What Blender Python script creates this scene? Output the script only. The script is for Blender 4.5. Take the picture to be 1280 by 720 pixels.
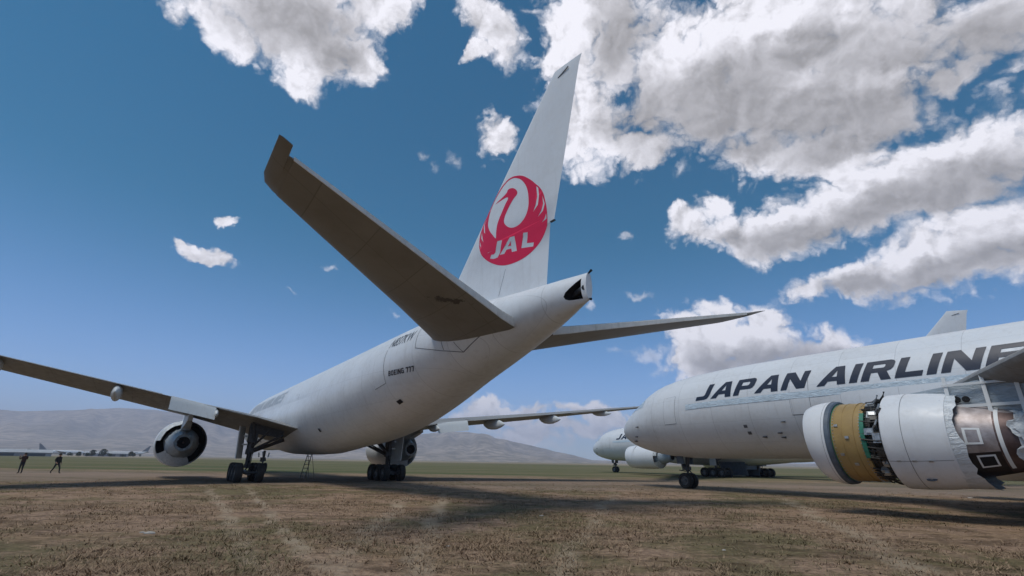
import bpy, bmesh, math, random
import numpy as np
from mathutils import Vector, Matrix, Euler
for o in list(bpy.data.objects): bpy.data.objects.remove(o)
S = bpy.context.scene
C = S.collection
R = math.radians
rnd = random.Random(7)

# ------------------------------------------------------------------ camera
F_PX, PITCH, ROLL, CAM_H = 591.883, 0.351077, 0.0159912, 1.703
cp, sp = math.cos(PITCH), math.sin(PITCH)
FW = Vector((0, cp, sp)); UP0 = Vector((0, -sp, cp)); R0 = Vector((1, 0, 0))
RT = R0*math.cos(ROLL) + UP0*math.sin(ROLL)
UP = UP0*math.cos(ROLL) - R0*math.sin(ROLL)
cd = bpy.data.cameras.new('camera'); cam = bpy.data.objects.new('camera', cd); C.objects.link(cam)
cd.sensor_width = 36; cd.lens = 36*F_PX/1280; cd.clip_start = 0.1; cd.clip_end = 60000
m = Matrix((RT, UP, -FW)).transposed().to_4x4(); m.translation = (0, 0, CAM_H)
cam.matrix_world = m
S.camera = cam
def aim(u, v):
    """direction in the world that the photograph's pixel (u, v) looks along"""
    return (FW*F_PX + RT*(u-640) - UP*(v-360)).normalized()

def ground_at(u, v):
    d = aim(u, v); t = -CAM_H/d.z; return Vector((0, 0, CAM_H))+d*t

# ------------------------------------------------------------------ light
SUN_EL, SUN_AZ = R(66), R(228)          # azimuth clockwise from +Y
SKY_STRENGTH = 0.10
sdir = Vector((math.sin(SUN_AZ)*math.cos(SUN_EL), math.cos(SUN_AZ)*math.cos(SUN_EL), math.sin(SUN_EL)))
ld = bpy.data.lights.new('sun', 'SUN'); lo = bpy.data.objects.new('sun', ld); C.objects.link(lo)
ld.energy = 2.0; ld.angle = R(22); ld.color = (1, .95, .88)
lo.rotation_euler = sdir.to_track_quat('Z', 'Y').to_euler()
S.view_settings.view_transform = 'Standard'; S.view_settings.look = 'None'
S.view_settings.exposure = 0.22; S.view_settings.gamma = 1

# ------------------------------------------------------------------ node helper
class NT:
    def __init__(s, nt): s.t = nt
    def n(s, typ, **kw):
        x = s.t.nodes.new(typ)
        for k, v in kw.items():
            if k.startswith('i_'): x.inputs[k[2:].replace('_', ' ')].default_value = v
            else: setattr(x, k, v)
        return x
    def l(s, a, b): s.t.links.new(a, b)
    def _set(s, inp, v):
        if hasattr(v, 'is_linked') or isinstance(v, bpy.types.NodeSocket): s.l(v, inp)
        else: inp.default_value = v
    def math(s, op, a, b=None, c=None, clamp=False):
        x = s.t.nodes.new('ShaderNodeMath'); x.operation = op; x.use_clamp = clamp
        for i, v in enumerate((a, b, c)):
            if v is not None: s._set(x.inputs[i], v)
        return x.outputs[0]
    def vmath(s, op, a, b=None):
        x = s.t.nodes.new('ShaderNodeVectorMath'); x.operation = op
        s._set(x.inputs[0], a)
        if b is not None: s._set(x.inputs[1], b)
        return x.outputs['Value'] if op in ('LENGTH', 'DOT_PRODUCT', 'DISTANCE') else x.outputs[0]
    def noise(s, vec, scale, detail=4, rough=.55, out=0, distortion=0.0):
        x = s.t.nodes.new('ShaderNodeTexNoise'); x.inputs['Scale'].default_value = scale
        x.inputs['Detail'].default_value = detail; x.inputs['Roughness'].default_value = rough
        x.inputs['Distortion'].default_value = distortion
        if vec is not None: s.l(vec, x.inputs['Vector'])
        return x.outputs[out]
    def ramp(s, v, a, b, lo=0., hi=1., smooth=True):
        x = s.t.nodes.new('ShaderNodeMapRange'); x.interpolation_type = 'SMOOTHSTEP' if smooth else 'LINEAR'
        s._set(x.inputs[0], v)
        for i, q in enumerate((a, b, lo, hi)): s._set(x.inputs[i+1], q)
        return x.outputs[0]
    def mix(s, f, a, b):
        x = s.t.nodes.new('ShaderNodeMix'); x.data_type = 'RGBA'
        s._set(x.inputs[0], f)
        for i, q in ((6, a), (7, b)):
            if isinstance(q, (tuple, list)): q = tuple(q)+((1,) if len(q) == 3 else ())
            s._set(x.inputs[i], q)
        return x.outputs[2]

# ------------------------------------------------------------------ world: sky and clouds
w = bpy.data.worlds.new('World'); S.world = w; w.use_nodes = True
w.node_tree.nodes.clear()
K = NT(w.node_tree)
sky = K.n('ShaderNodeTexSky', sky_type='NISHITA', sun_disc=False, sun_elevation=SUN_EL, sun_rotation=SUN_AZ)
sky.air_density = 1.0; sky.dust_density = 0.3; sky.ozone_density = 3.0; sky.altitude = 600
# clouds: (u, v, half width, half height, turn in degrees, weight)
CL = [(365,5,104,56,0),(392,58,66,42,0),(380,104,24,26,10),(290,38,40,26,30),(452,72,24,34,0),(470,6,44,32,0),
 (618,40,22,36,-50),(598,66,16,10,-40),(626,178,22,26,0),
 (712,66,34,80,0),(738,150,48,66,0),(766,60,60,70,0),(806,188,36,28,-20),(850,100,100,90,0),(940,50,130,70,0),(980,120,140,84,0),(1100,70,160,84,-6),(1090,140,100,44,-18),
 (1240,30,110,50,-10),(950,194,66,34,0),(1030,190,84,34,-10),(760,10,84,34,0),(910,140,90,60,0),(1190,92,54,30,-20),(1000,10,150,50,0),
 (866,274,32,20,-30),(900,290,54,24,0),(896,252,22,22,0),(980,282,80,34,-8),(1060,256,96,38,-16),(1150,218,110,44,-20),(1236,192,100,52,-14),(1180,240,90,28,-14),(1110,254,80,26,-16),
 (1010,362,40,15,-8),(1080,346,70,20,-10),(1160,318,90,36,-18),(1240,288,90,54,-18),(1226,330,80,22,-8),(1290,320,60,36,0),(1150,342,60,14,-4),
 (890,424,44,36,0),(898,396,22,16,0),(940,430,60,38,0),(868,450,30,20,0),(950,404,24,18,0),(1040,432,48,26,0),(1010,448,76,24,0),(900,464,56,20,0),(1064,442,46,20,0),
 (606,508,24,12,-10),(640,516,40,9,0),(740,514,50,9,0),(770,522,36,14,0),(700,536,80,12,0),(600,522,26,10,0),(660,550,56,8,0),
 (262,318,34,8,24),(279,285,13,5,10),(234,302,16,4,30)]
# where the clouds are thick and show their grey bases
CORE = [(376,28,60,34,0),(425,72,26,26,0),(775,46,34,46,10),(800,150,40,40,-20),(900,130,90,52,-10),(1010,140,120,52,-10),(1130,96,110,58,-12),(1010,66,60,26,-20),(1230,50,70,40,-10),(930,184,50,18,0),(1060,178,80,20,-16),
 (1000,292,60,16,-10),(1090,262,70,20,-18),(1190,234,90,28,-18),(1260,215,50,24,-10),(920,298,26,10,0),
 (1080,354,56,9,-8),(1180,338,80,18,-14),(1260,318,60,24,-14),(960,452,70,22,0),(1030,452,60,14,0),(900,452,26,16,0)]
# sunlit towers inside the big clouds
LITE = [(706,60,20,70,8),(742,196,50,22,-10),(870,60,60,24,-30),(960,30,60,16,-30),(1120,92,60,10,-12),(1000,100,30,12,-20),(1060,206,40,8,-16),(896,262,30,16,-20),(970,262,50,10,-12),(1080,226,70,10,-20),(1200,180,70,12,-16),
 (1120,318,60,9,-16),(1210,270,60,12,-20),(900,404,50,26,0),(1040,420,40,14,0),(950,412,36,16,0),(618,502,24,8,0),(745,508,40,5,0),(330,90,60,20,30)]
WISP = [(575,204,22,12,28),(548,212,16,8,40),(528,196,12,10,60),(785,289,9,6,0),(742,379,9,7,0),(800,374,24,7,0),(498,386,12,7,30),
        (855,212,24,12,-20),(410,334,12,5,0),(378,358,10,4,0),(810,438,46,9,0),(925,212,26,8,-30),(690,560,50,8,0)]
def cloud_group():
    g = bpy.data.node_groups.new('cloud_field', 'ShaderNodeTree')
    g.interface.new_socket('Vector', in_out='INPUT', socket_type='NodeSocketVector')
    for nm in ('Field', 'Core', 'Lite', 'Puff'): g.interface.new_socket(nm, in_out='OUTPUT', socket_type='NodeSocketFloat')
    k = NT(g); gi = g.nodes.new('NodeGroupInput'); go = g.nodes.new('NodeGroupOutput')
    v = gi.outputs[0]
    # domain warp keeps the outlines irregular
    def warp(sc_, det, amt):
        off = k.vmath('SUBTRACT', k.noise(v, sc_, det, .6, out=1), (.5, .5, .5))
        x = g.nodes.new('ShaderNodeVectorMath'); x.operation = 'SCALE'; k.l(off, x.inputs[0]); x.inputs['Scale'].default_value = amt
        return x.outputs[0]
    vw = k.vmath('ADD', v, warp(8.0, 6, .11))
    def field(lst, grow, kk=.18):
        acc = None
        for c in lst:
            u0, v0, rx, ry, a = c; a = R(a)
            d = aim(u0, v0)
            ex = aim(u0+rx*math.cos(a), v0+rx*math.sin(a))-d
            ey = aim(u0+ry*math.sin(a), v0-ry*math.cos(a))-d
            sx, sy = ex.length, ey.length
            X = (ex-d*ex.dot(d)).normalized(); Y = d.cross(X)
            rot = Matrix((X, Y, d)).transposed().to_euler()
            mp = g.nodes.new('ShaderNodeMapping'); mp.vector_type = 'TEXTURE'
            mp.inputs['Location'].default_value = d; mp.inputs['Rotation'].default_value = rot
            mp.inputs['Scale'].default_value = (sx*grow, sy*grow, .5)
            k.l(vw, mp.inputs['Vector'])
            f = k.math('SUBTRACT', 1.0, k.vmath('LENGTH', mp.outputs[0]))
            if acc is None: acc = f
            else:
                x = g.nodes.new('ShaderNodeMath'); x.operation = 'SMOOTH_MAX'
                k.l(acc, x.inputs[0]); k.l(f, x.inputs[1]); x.inputs[2].default_value = kk; acc = x.outputs[0]
        return acc
    A = k.math('MAXIMUM', field(CL, 1.50), -1.0)
    W = field(WISP, 1.3)
    def bil(sc_, amp): return k.math('MULTIPLY', k.math('ABSOLUTE', k.math('SUBTRACT', k.math('MULTIPLY', k.noise(vw, sc_, 0, .5), 2.0), 1.0)), amp)
    n0 = k.noise(v, 6.5, 10, .56)
    b1 = bil(13.0, .55); b2 = bil(27.0, .38); b3 = bil(58.0, .24)
    bill = k.math('SUBTRACT', k.math('ADD', b1, k.math('ADD', b2, b3)), .32)
    n2 = k.noise(vw, 34.0, 8, .70)
    sep = g.nodes.new('ShaderNodeSeparateXYZ'); k.l(v, sep.inputs[0])
    back = k.ramp(sep.outputs[1], .25, -.1, 0, 1)
    side = k.math('MULTIPLY', back, k.ramp(sep.outputs[2], .04, .2, 0, 1))
    bn = k.math('SUBTRACT', k.math('MULTIPLY', k.noise(v, 2.6, 3, .5), 2.4), 1.15)
    bfield = k.math('SUBTRACT', bn, k.math('MULTIPLY', k.math('SUBTRACT', 1.0, side), 3.0))
    base = k.math('MAXIMUM', A, bfield)
    nz = k.math('ADD', k.math('MULTIPLY', k.math('SUBTRACT', n0, .5), 1.25), k.math('ADD', k.math('MULTIPLY', bill, .95), k.math('MULTIPLY', k.math('SUBTRACT', n2, .5), .42)))
    full = k.math('ADD', base, nz)
    wf = k.math('MINIMUM', k.math('ADD', k.math('MULTIPLY', W, .34), k.math('MULTIPLY', nz, .42)), .27)
    k.l(k.math('MAXIMUM', full, wf), go.inputs[0])
    k.l(k.math('ADD', k.math('MAXIMUM', field(CORE, 1.7, .4), bfield), k.math('MULTIPLY', nz, .38)), go.inputs[1])
    k.l(k.math('ADD', field(LITE, 1.9, .3), k.math('MULTIPLY', nz, .6)), go.inputs[2])
    k.l(k.math('ADD', k.math('ADD', k.math('MULTIPLY', n0, .9), bill), k.math('MULTIPLY', n2, .35)), go.inputs[3])
    return g
CG = cloud_group()
tc = K.n('ShaderNodeTexCoord')
g1 = K.n('ShaderNodeGroup', node_tree=CG); K.l(tc.outputs['Generated'], g1.inputs[0])
LD = Vector((-.55, 0.05, .80)).normalized()*.016
g2 = K.n('ShaderNodeGroup', node_tree=CG); K.l(K.vmath('ADD', tc.outputs['Generated'], tuple(LD)), g2.inputs[0])
dens = K.ramp(g1.outputs['Field'], .06, .50)
relief = K.math('SUBTRACT', g1.outputs['Puff'], g2.outputs['Puff'])
core = K.ramp(g1.outputs['Core'], -.10, .75)
lite = K.ramp(g1.outputs['Lite'], .05, .85)
lit = K.math('SUBTRACT', .78, K.math('MULTIPLY', core, .70))
lit = K.math('ADD', lit, K.math('MULTIPLY', lite, .38))
lit = K.math('ADD', lit, K.math('MULTIPLY', relief, K.math('ADD', .45, K.math('MULTIPLY', K.math('SUBTRACT', 1.0, core), .75))), clamp=True)
ccol = K.mix(lit, (.30, .29, .295), (.86, .85, .91))
# a deep, polarised-looking blue overhead that turns to violet blue near the horizon
se = K.n('ShaderNodeSeparateXYZ'); K.l(tc.outputs['Generated'], se.inputs[0])
tint = K.mix(K.ramp(se.outputs[2], .0, .46), (.74, .96, 1.36), (.02, .60, .71))
hs = K.n('ShaderNodeMix', data_type='RGBA', blend_type='MULTIPLY'); hs.inputs[0].default_value = 1; K.l(sky.outputs[0], hs.inputs[6]); K.l(tint, hs.inputs[7])
bg1 = K.n('ShaderNodeBackground'); bg1.inputs[1].default_value = SKY_STRENGTH; K.l(hs.outputs[2], bg1.inputs[0])
bg2 = K.n('ShaderNodeBackground'); bg2.inputs[1].default_value = 1.0; K.l(ccol, bg2.inputs[0])
mx = K.n('ShaderNodeMixShader'); K.l(dens, mx.inputs[0]); K.l(bg1.outputs[0], mx.inputs[1]); K.l(bg2.outputs[0], mx.inputs[2])
ow = K.n('ShaderNodeOutputWorld'); K.l(mx.outputs[0], ow.inputs[0])
w.cycles.sampling_method = 'MANUAL'; w.cycles.sample_map_resolution = 512

# ------------------------------------------------------------------ materials
MATS = {}
def mat(name, col, rough=.5, metal=0., build=None, coat=0., spec=.5):
    if name in MATS: return MATS[name]
    mt = bpy.data.materials.new(name); mt.use_nodes = True
    k = NT(mt.node_tree); b = mt.node_tree.nodes['Principled BSDF']
    b.inputs['Base Color'].default_value = tuple(col)+(1,); b.inputs['Roughness'].default_value = rough
    b.inputs['Metallic'].default_value = metal; b.inputs['Coat Weight'].default_value = coat
    b.inputs['Specular IOR Level'].default_value = spec
    if build: build(k, b, col)
    MATS[name] = mt; return mt
def obco(k): return k.n('ShaderNodeTexCoord').outputs['Object']
def paint(dirt=.17, seams=True, streak=True, dcol=(.22, .19, .16)):
    def f(k, b, col):
        co = obco(k)
        n1 = k.noise(co, .35, 6, .65); n2 = k.noise(co, 3.5, 5, .6)
        d = k.math('MULTIPLY', k.ramp(k.math('ADD', k.math('MULTIPLY', n1, .65), k.math('MULTIPLY', n2, .35)), .42, .68), dirt)
        if streak:
            mp = k.n('ShaderNodeMapping'); mp.inputs['Scale'].default_value = (2.2, 2.2, .18); k.l(co, mp.inputs[0])
            d = k.math('ADD', d, k.math('MULTIPLY', k.ramp(k.noise(mp.outputs[0], 2.0, 5, .6), .52, .75), dirt*.8))
        c = k.mix(d, col, dcol)
        if seams:
            sp_ = k.n('ShaderNodeSeparateXYZ'); k.l(co, sp_.inputs[0])
            fr = k.math('FRACT', k.math('MULTIPLY', sp_.outputs[0], 1/2.65))
            ln = k.math('LESS_THAN', fr, .012)
            ang = k.math('ARCTAN2', k.math('SUBTRACT', sp_.outputs[2], 5.22), sp_.outputs[1])
            fr2 = k.math('FRACT', k.math('MULTIPLY', ang, 2.1))
            ln = k.math('MAXIMUM', ln, k.math('LESS_THAN', fr2, .010))
            c = k.mix(k.math('MULTIPLY', ln, .32), c, (.16, .16, .17))
            # panels that were repainted at different times
            pn = k.n('ShaderNodeCombineXYZ'); k.l(k.math('FLOOR', k.math('MULTIPLY', sp_.outputs[0], 1/2.65)), pn.inputs[0])
            k.l(k.math('FLOOR', k.math('MULTIPLY', ang, 2.1)), pn.inputs[1])
            wn = k.n('ShaderNodeTexWhiteNoise'); k.l(pn.outputs[0], wn.inputs[0])
            c = k.mix(k.math('MULTIPLY', wn.outputs[0], .16), c, (.45, .46, .47))
        k.l(c, b.inputs['Base Color'])
        k.l(k.ramp(n2, .3, .7, b.inputs['Roughness'].default_value-.08, b.inputs['Roughness'].default_value+.14), b.inputs['Roughness'])
        bp = k.n('ShaderNodeBump'); bp.inputs['Strength'].default_value = .05; bp.inputs['Distance'].default_value = .02
        k.l(k.noise(co, 1.1, 2, .5), bp.inputs['Height']); k.l(bp.outputs[0], b.inputs['Normal'])
    return f
def ribbed(base):
    def f(k, b, col):
        base(k, b, col); src = b.inputs['Base Color'].links[0].from_socket
        sp_ = k.n('ShaderNodeSeparateXYZ'); k.l(obco(k), sp_.inputs[0]); ay = k.math('ABSOLUTE', sp_.outputs[1])
        r_ = k.math('LESS_THAN', k.math('FRACT', k.math('MULTIPLY', ay, 1/1.9)), .016)
        q_ = k.math('LESS_THAN', k.math('FRACT', k.math('MULTIPLY', k.math('SUBTRACT', sp_.outputs[0], k.math('MULTIPLY', ay, .62)), 1/1.7)), .014)
        pn = k.n('ShaderNodeCombineXYZ'); k.l(k.math('FLOOR', k.math('MULTIPLY', ay, 1/1.9)), pn.inputs[0]); k.l(k.math('FLOOR', k.math('MULTIPLY', k.math('SUBTRACT', sp_.outputs[0], k.math('MULTIPLY', ay, .62)), 1/1.7)), pn.inputs[1])
        wn = k.n('ShaderNodeTexWhiteNoise'); k.l(pn.outputs[0], wn.inputs[0])
        c = k.mix(k.math('MULTIPLY', wn.outputs[0], .22), src, (.12, .11, .10))
        k.l(k.mix(k.math('MULTIPLY', k.math('MAXIMUM', r_, q_), .45), c, (.06, .055, .05)), b.inputs['Base Color'])
    return f
def mottled(amt=.4, scale=3., dark=None):
    def f(k, b, col):
        co = obco(k)
        n = k.ramp(k.noise(co, scale, 6, .65), .35, .68)
        k.l(k.mix(k.math('MULTIPLY', n, amt), col, dark or tuple(c*.35 for c in col)), b.inputs['Base Color'])
    return f
def stab_paint(k, b, col):
    co = obco(k); n = k.noise(co, .5, 6, .65); c = k.mix(k.math('MULTIPLY', k.ramp(n, .4, .7), .3), col, (.10, .085, .07))
    # an oily smear under the port side near the root
    mp = k.n('ShaderNodeMapping'); mp.vector_type = 'TEXTURE'; mp.inputs['Location'].default_value = (59.45, -4.0, 7.2); mp.inputs['Rotation'].default_value = (0, 0, R(60)); mp.inputs['Scale'].default_value = (1.15, .32, 3); k.l(co, mp.inputs[0])
    f = k.math('ADD', k.math('SUBTRACT', 1.0, k.vmath('LENGTH', mp.outputs[0])), k.math('MULTIPLY', k.math('SUBTRACT', k.noise(co, 4.5, 6, .65), .5), 2.6))
    k.l(k.mix(k.math('MULTIPLY', k.ramp(f, .35, .7), .85), c, (.02, .016, .012)), b.inputs['Base Color'])
M = dict(
 white=mat('white_paint', (.70, .72, .74), .38, build=paint()),
 fin=mat('white_fin_paint', (.70, .72, .74), .38, build=paint(.12, False)),
 cowl=mat('white_cowl_paint', (.70, .72, .74), .36, build=paint(.14, False)),
 grey=mat('grey_wing_paint', (.27, .265, .255), .5, build=ribbed(paint(.35, False, False, (.12, .10, .08)))),
 stab=mat('grey_stabilizer_paint', (.22, .215, .205), .5, build=ribbed(stab_paint)),
 lightgrey=mat('light_grey_panel', (.60, .63, .64), .45, build=paint(.15, False)),
 spar=mat('pale_spar_face', (.76, .74, .69), .55, build=paint(.3, False)),
 navy=mat('navy_lettering', (.018, .024, .045), .4),
 red=mat('crimson_emblem', (.66, .004, .05), .4),
  faded=mat('faded_grey_lettering', (.44, .475, .51), .5),
 regink=mat('dark_grey_lettering', (.06, .065, .075), .5),
 seam=mat('dark_seam', (.10, .105, .12), .6),
 black=mat('black_cavity', (.008, .008, .010), .8),
 rubber=mat('tyre_rubber', (.018, .018, .019), .85, build=mottled(.5, 4, (.05, .045, .04))),
 gearm=mat('dark_gear_metal', (.07, .07, .075), .5, .3, build=mottled(.6, 5, (.02, .02, .02))),
 rim=mat('wheel_rim_metal', (.16, .16, .165), .5, .3, build=mottled(.7, 6)),
 steel=mat('bare_steel', (.40, .36, .36), .5, .5, build=mottled(.5, 2.5, (.10, .07, .06))),
 burnt=mat('heat_stained_metal', (.13, .09, .085), .5, .5, build=mottled(.7, 2, (.05, .03, .03))),
 darkmetal=mat('near_black_metal', (.035, .028, .03), .45, .4, build=mottled(.5, 3)),
 tan=mat('tan_fan_case', (.36, .245, .09), .5, build=mottled(.35, 1.6, (.20, .12, .045))),
 green=mat('green_primer', (.03, .20, .13), .5, build=mottled(.5, 6)),
 bluegrey=mat('blue_grey_composite', (.10, .13, .17), .5, build=mottled(.5, 3)),
 alu=mat('dull_aluminium', (.42, .44, .45), .4, .6, build=mottled(.6, 8)),
 pipe=mat('dark_pipework', (.05, .048, .045), .5, .4, build=mottled(.6, 9)),
 tape=mat('white_tape', (.72, .74, .74), .5),
)
def _unused(): pass
def film(k, b, col):
    co = obco(k)
    mp = k.n('ShaderNodeMapping'); mp.inputs['Scale'].default_value = (1, 3, 3); k.l(co, mp.inputs[0])
    h = k.noise(mp.outputs[0], 2.2, 5, .6, distortion=1.2)
    bp = k.n('ShaderNodeBump'); bp.inputs['Strength'].default_value = .7; bp.inputs['Distance'].default_value = .08
    k.l(h, bp.inputs['Height']); k.l(bp.outputs[0], b.inputs['Normal'])
    k.l(k.mix(k.ramp(h, .35, .65), col, tuple(c*.8 for c in col)), b.inputs['Base Color'])
M['film'] = mat('window_cover_film', (.60, .70, .77), .3, .05, build=film)
M['wrapdim'] = mat('dull_plastic_sheet', (.36, .42, .47), .3, build=film)
M['wrap'] = mat('white_plastic_wrap', (.62, .66, .69), .28, build=film)

# ------------------------------------------------------------------ mesh builder
class MB:
    def __init__(s): s.v = []; s.f = []; s.m = []; s.mi = 0
    def add(s, vs, fs):
        o = len(s.v); s.v += [tuple(p) for p in vs]
        for f in fs: s.f.append([o+i for i in f]); s.m.append(s.mi)
    def loft(s, rings, cap=(True, True), close=True):
        n = len(rings[0]); vs = [p for r in rings for p in r]; fs = []
        for i in range(len(rings)-1):
            for j in range(n if close else n-1):
                a = i*n+j; b = i*n+(j+1) % n
                fs.append((a, b, b+n, a+n))
        if cap[0]: fs.append(tuple(range(n))[::-1])
        if cap[1]: fs.append(tuple(range((len(rings)-1)*n, len(rings)*n)))
        s.add(vs, fs); return s
    def box(s, c, d, rot=None, bev=0):
        c = Vector(c); hx, hy, hz = d[0]/2, d[1]/2, d[2]/2
        ps = [Vector((x, y, z)) for x in (-hx, hx) for y in (-hy, hy) for z in (-hz, hz)]
        if rot: ps = [Euler(rot).to_matrix() @ p for p in ps]
        s.add([p+c for p in ps], [(0, 1, 3, 2), (4, 6, 7, 5), (0, 4, 5, 1), (2, 3, 7, 6), (0, 2, 6, 4), (1, 5, 7, 3)]); return s
    def tube(s, pts, r, n=10):
        pts = [Vector(p) for p in pts]; rr = r if isinstance(r, (list, tuple)) else [r]*len(pts)
        rings = []
        for i, p in enumerate(pts):
            t = (pts[min(i+1, len(pts)-1)]-pts[max(i-1, 0)]).normalized()
            a = t.cross(Vector((0, 0, 1)) if abs(t.z) < .9 else Vector((1, 0, 0))).normalized(); b = t.cross(a)
            rings.append([p+(a*math.cos(q)+b*math.sin(q))*rr[i] for q in [2*math.pi*j/n for j in range(n)]])
        return s.loft(rings)
    def lathe(s, prof, c=(0, 0, 0), axis='x', n=40, a0=0, a1=2*math.pi, cap=(False, False), shear=0., shears=None):
        full = abs(a1-a0-2*math.pi) < 1e-6; nn = n if full else n+1; rings = []
        for ip, (t, r) in enumerate(prof):
            ring = []
            if shears: shear = shears[ip]
            for j in range(nn):
                q = a0+(a1-a0)*j/n; u, v = r*math.cos(q), r*math.sin(q)
                if axis == 'x': ring.append((c[0]+t-shear*v, c[1]+u, c[2]+v))
                elif axis == 'y': ring.append((c[0]+u, c[1]+t, c[2]+v))
                else: ring.append((c[0]+u, c[1]+v, c[2]+t))
            rings.append(ring)
        return s.loft(rings, cap, full)
    def build(s, name, mt, parent=None, smooth=True, sharp=35, fix=True):
        me = bpy.data.meshes.new(name); me.from_pydata(s.v, [], s.f)
        mts = mt if isinstance(mt, (list, tuple)) else [mt]
        for q in mts: me.materials.append(q)
        me.polygons.foreach_set('material_index', s.m)
        if fix:
            bm = bmesh.new(); bm.from_mesh(me); bmesh.ops.recalc_face_normals(bm, faces=bm.faces); bm.to_mesh(me); bm.free()
        if smooth:
            me.shade_smooth(); me.set_sharp_from_angle(angle=R(sharp))
        me.update()
        o = bpy.data.objects.new(name, me); C.objects.link(o)
        if parent: o.parent = parent
        return o
def empty(name, loc=(0, 0, 0), rz=0, parent=None):
    o = bpy.data.objects.new(name, None); C.objects.link(o); o.location = loc; o.rotation_euler = (0, 0, rz); o.empty_display_size = .5
    if parent: o.parent = parent
    return o
def tag(o, label=None, cat=None, group=None, kind=None):
    for k_, v_ in (('label', label), ('category', cat), ('group', group), ('kind', kind)):
        if v_: o[k_] = v_
    return o
def kids(o): return [c for c in bpy.data.objects if c.parent == o]
def copy_tree(o, parent=None):
    c = o.copy(); C.objects.link(c); c.parent = parent
    for ch in kids(o): copy_tree(ch, c)
    return c
def pchip(xs, ys):
    xs = np.array(xs, float); ys = np.array(ys, float); h = np.diff(xs); d = np.diff(ys)/h; mm = np.zeros(len(xs))
    for i in range(1, len(xs)-1):
        if d[i-1]*d[i] > 0:
            w1 = 2*h[i]+h[i-1]; w2 = h[i]+2*h[i-1]; mm[i] = (w1+w2)/(w1/d[i-1]+w2/d[i])
    mm[0] = d[0]; mm[-1] = d[-1]
    def f(x):
        x = min(max(x, xs[0]), xs[-1]); i = min(int(np.searchsorted(xs, x, 'right'))-1, len(h)-1); t = (x-xs[i])/h[i]
        return float(ys[i]*(1+2*t)*(1-t)**2+mm[i]*h[i]*t*(1-t)**2+ys[i+1]*t*t*(3-2*t)+mm[i+1]*h[i]*t*t*(t-1))
    return f

# ------------------------------------------------------------------ airliner geometry (x aft from nose, y: port is negative, z up)
FS = [(0, 4.32, 4.28, .02), (.06, 4.55, 4.06, .24), (.3, 4.92, 3.74, .62), (1, 5.45, 3.28, 1.24), (2, 6.05, 2.88, 1.84), (3, 6.6, 2.62, 2.28), (4, 7.18, 2.42, 2.62),
      (5, 7.6, 2.28, 2.83), (6.5, 7.92, 2.17, 3.0), (8.5, 8.14, 2.12, 3.09), (11, 8.27, 2.12, 3.1), (14, 8.32, 2.12, 3.1), (40, 8.32, 2.12, 3.1), (42, 8.32, 2.18, 3.09), (44, 8.32, 2.36, 3.06), (46, 8.33, 2.62, 3.0), (48, 8.34, 2.98, 2.9),
      (50, 8.36, 3.46, 2.74), (52, 8.38, 4.0, 2.52), (54, 8.41, 4.58, 2.24), (56, 8.42, 5.18, 1.92), (58, 8.41, 5.80, 1.52), (60, 8.37, 6.42, 1.06), (61.5, 8.31, 6.87, .66), (62.7, 8.25, 7.20, .16)]
fx = [a[0] for a in FS]
f_top, f_bot, f_hw = pchip(fx, [a[1] for a in FS]), pchip(fx, [a[2] for a in FS]), pchip(fx, [a[3] for a in FS])
LIFT = [0.]
def lift(x):
    t = min(1, max(0, (x-53)/8.0)); return LIFT[0]*(1-t*t*(3-2*t))
def fus_pt(x, a, off=0.):
    """a: angle above the horizontal, port side is cos(a) > 0"""
    t, b, hw = f_top(x)+lift(x), f_bot(x)+lift(x), f_hw(x); zc, hz = (t+b)/2, (t-b)/2
    return Vector((x, -(hw+off)*math.cos(a), zc+(hz+off)*math.sin(a)))
def fus_xz(x, z, off=0.):
    t, b = f_top(x)+lift(x), f_bot(x)+lift(x); q = max(-1, min(1, (z-(t+b)/2)/((t-b)/2)))
    return fus_pt(x, math.asin(q), off)
def fin_le(z): return np.interp(z, [8.1, 10.8, 14, 18.2, 18.75], [50.4, 52.95, 56.08, 60.35, 61.3])
def fin_te(z): return np.interp(z, [8.1, 11.2, 11.21, 18.62], [60.3, 60.62, 60.86, 62.8])
AF = [(0, 0), (.005, .011), (.02, .024), (.05, .037), (.1, .049), (.2, .060), (.3, .0625), (.4, .060), (.5, .053), (.6, .044), (.7, .034), (.8, .023), (.9, .012), (1, .0015)]
AFX = [a[0] for a in AF]; AFY = [a[1]*8 for a in AF]      # half thickness for t/c = 1
def fin_y(x, z, off=0.):
    le, te = fin_le(z), fin_te(z); t = np.interp((x-le)/(te-le), AFX, AFY)*(te-le)*.094
    return Vector((x, -(t+off), z))
def wing_ring(y, le, te, z, tc, cut=1., twist=0.):
    c = te-le; up = [(u, np.interp(u, AFX, AFY)*tc*1.05) for u in AFX if u < cut]+[(cut, np.interp(cut, AFX, AFY)*tc*1.05)]
    lo_ = [(u, -t*.92) for u, t in up[1:]][::-1]
    return [(le+u*c, y, z+t*c+(.5-u)*c*math.tan(twist)) for u, t in up+lo_]
WS = [(2.0, 20.0, 34.5, 3.62, .125, .02), (3.1, 20.8, 34.6, 3.72, .125, .02), (6, 22.8, 34.8, 4.25, .115, .015), (9.6, 25.35, 35.2, 4.80, .105, .01), (14, 28.4, 36.6, 5.30, .10, .005), (20, 32.6, 38.6, 5.98, .10, 0),
      (26, 36.8, 40.7, 6.72, .10, 0), (29.4, 39.2, 41.8, 7.14, .10, 0), (30.2, 40.1, 42.0, 7.24, .09, 0), (30.46, 41.0, 42.1, 7.28, .06, 0)]
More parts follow.
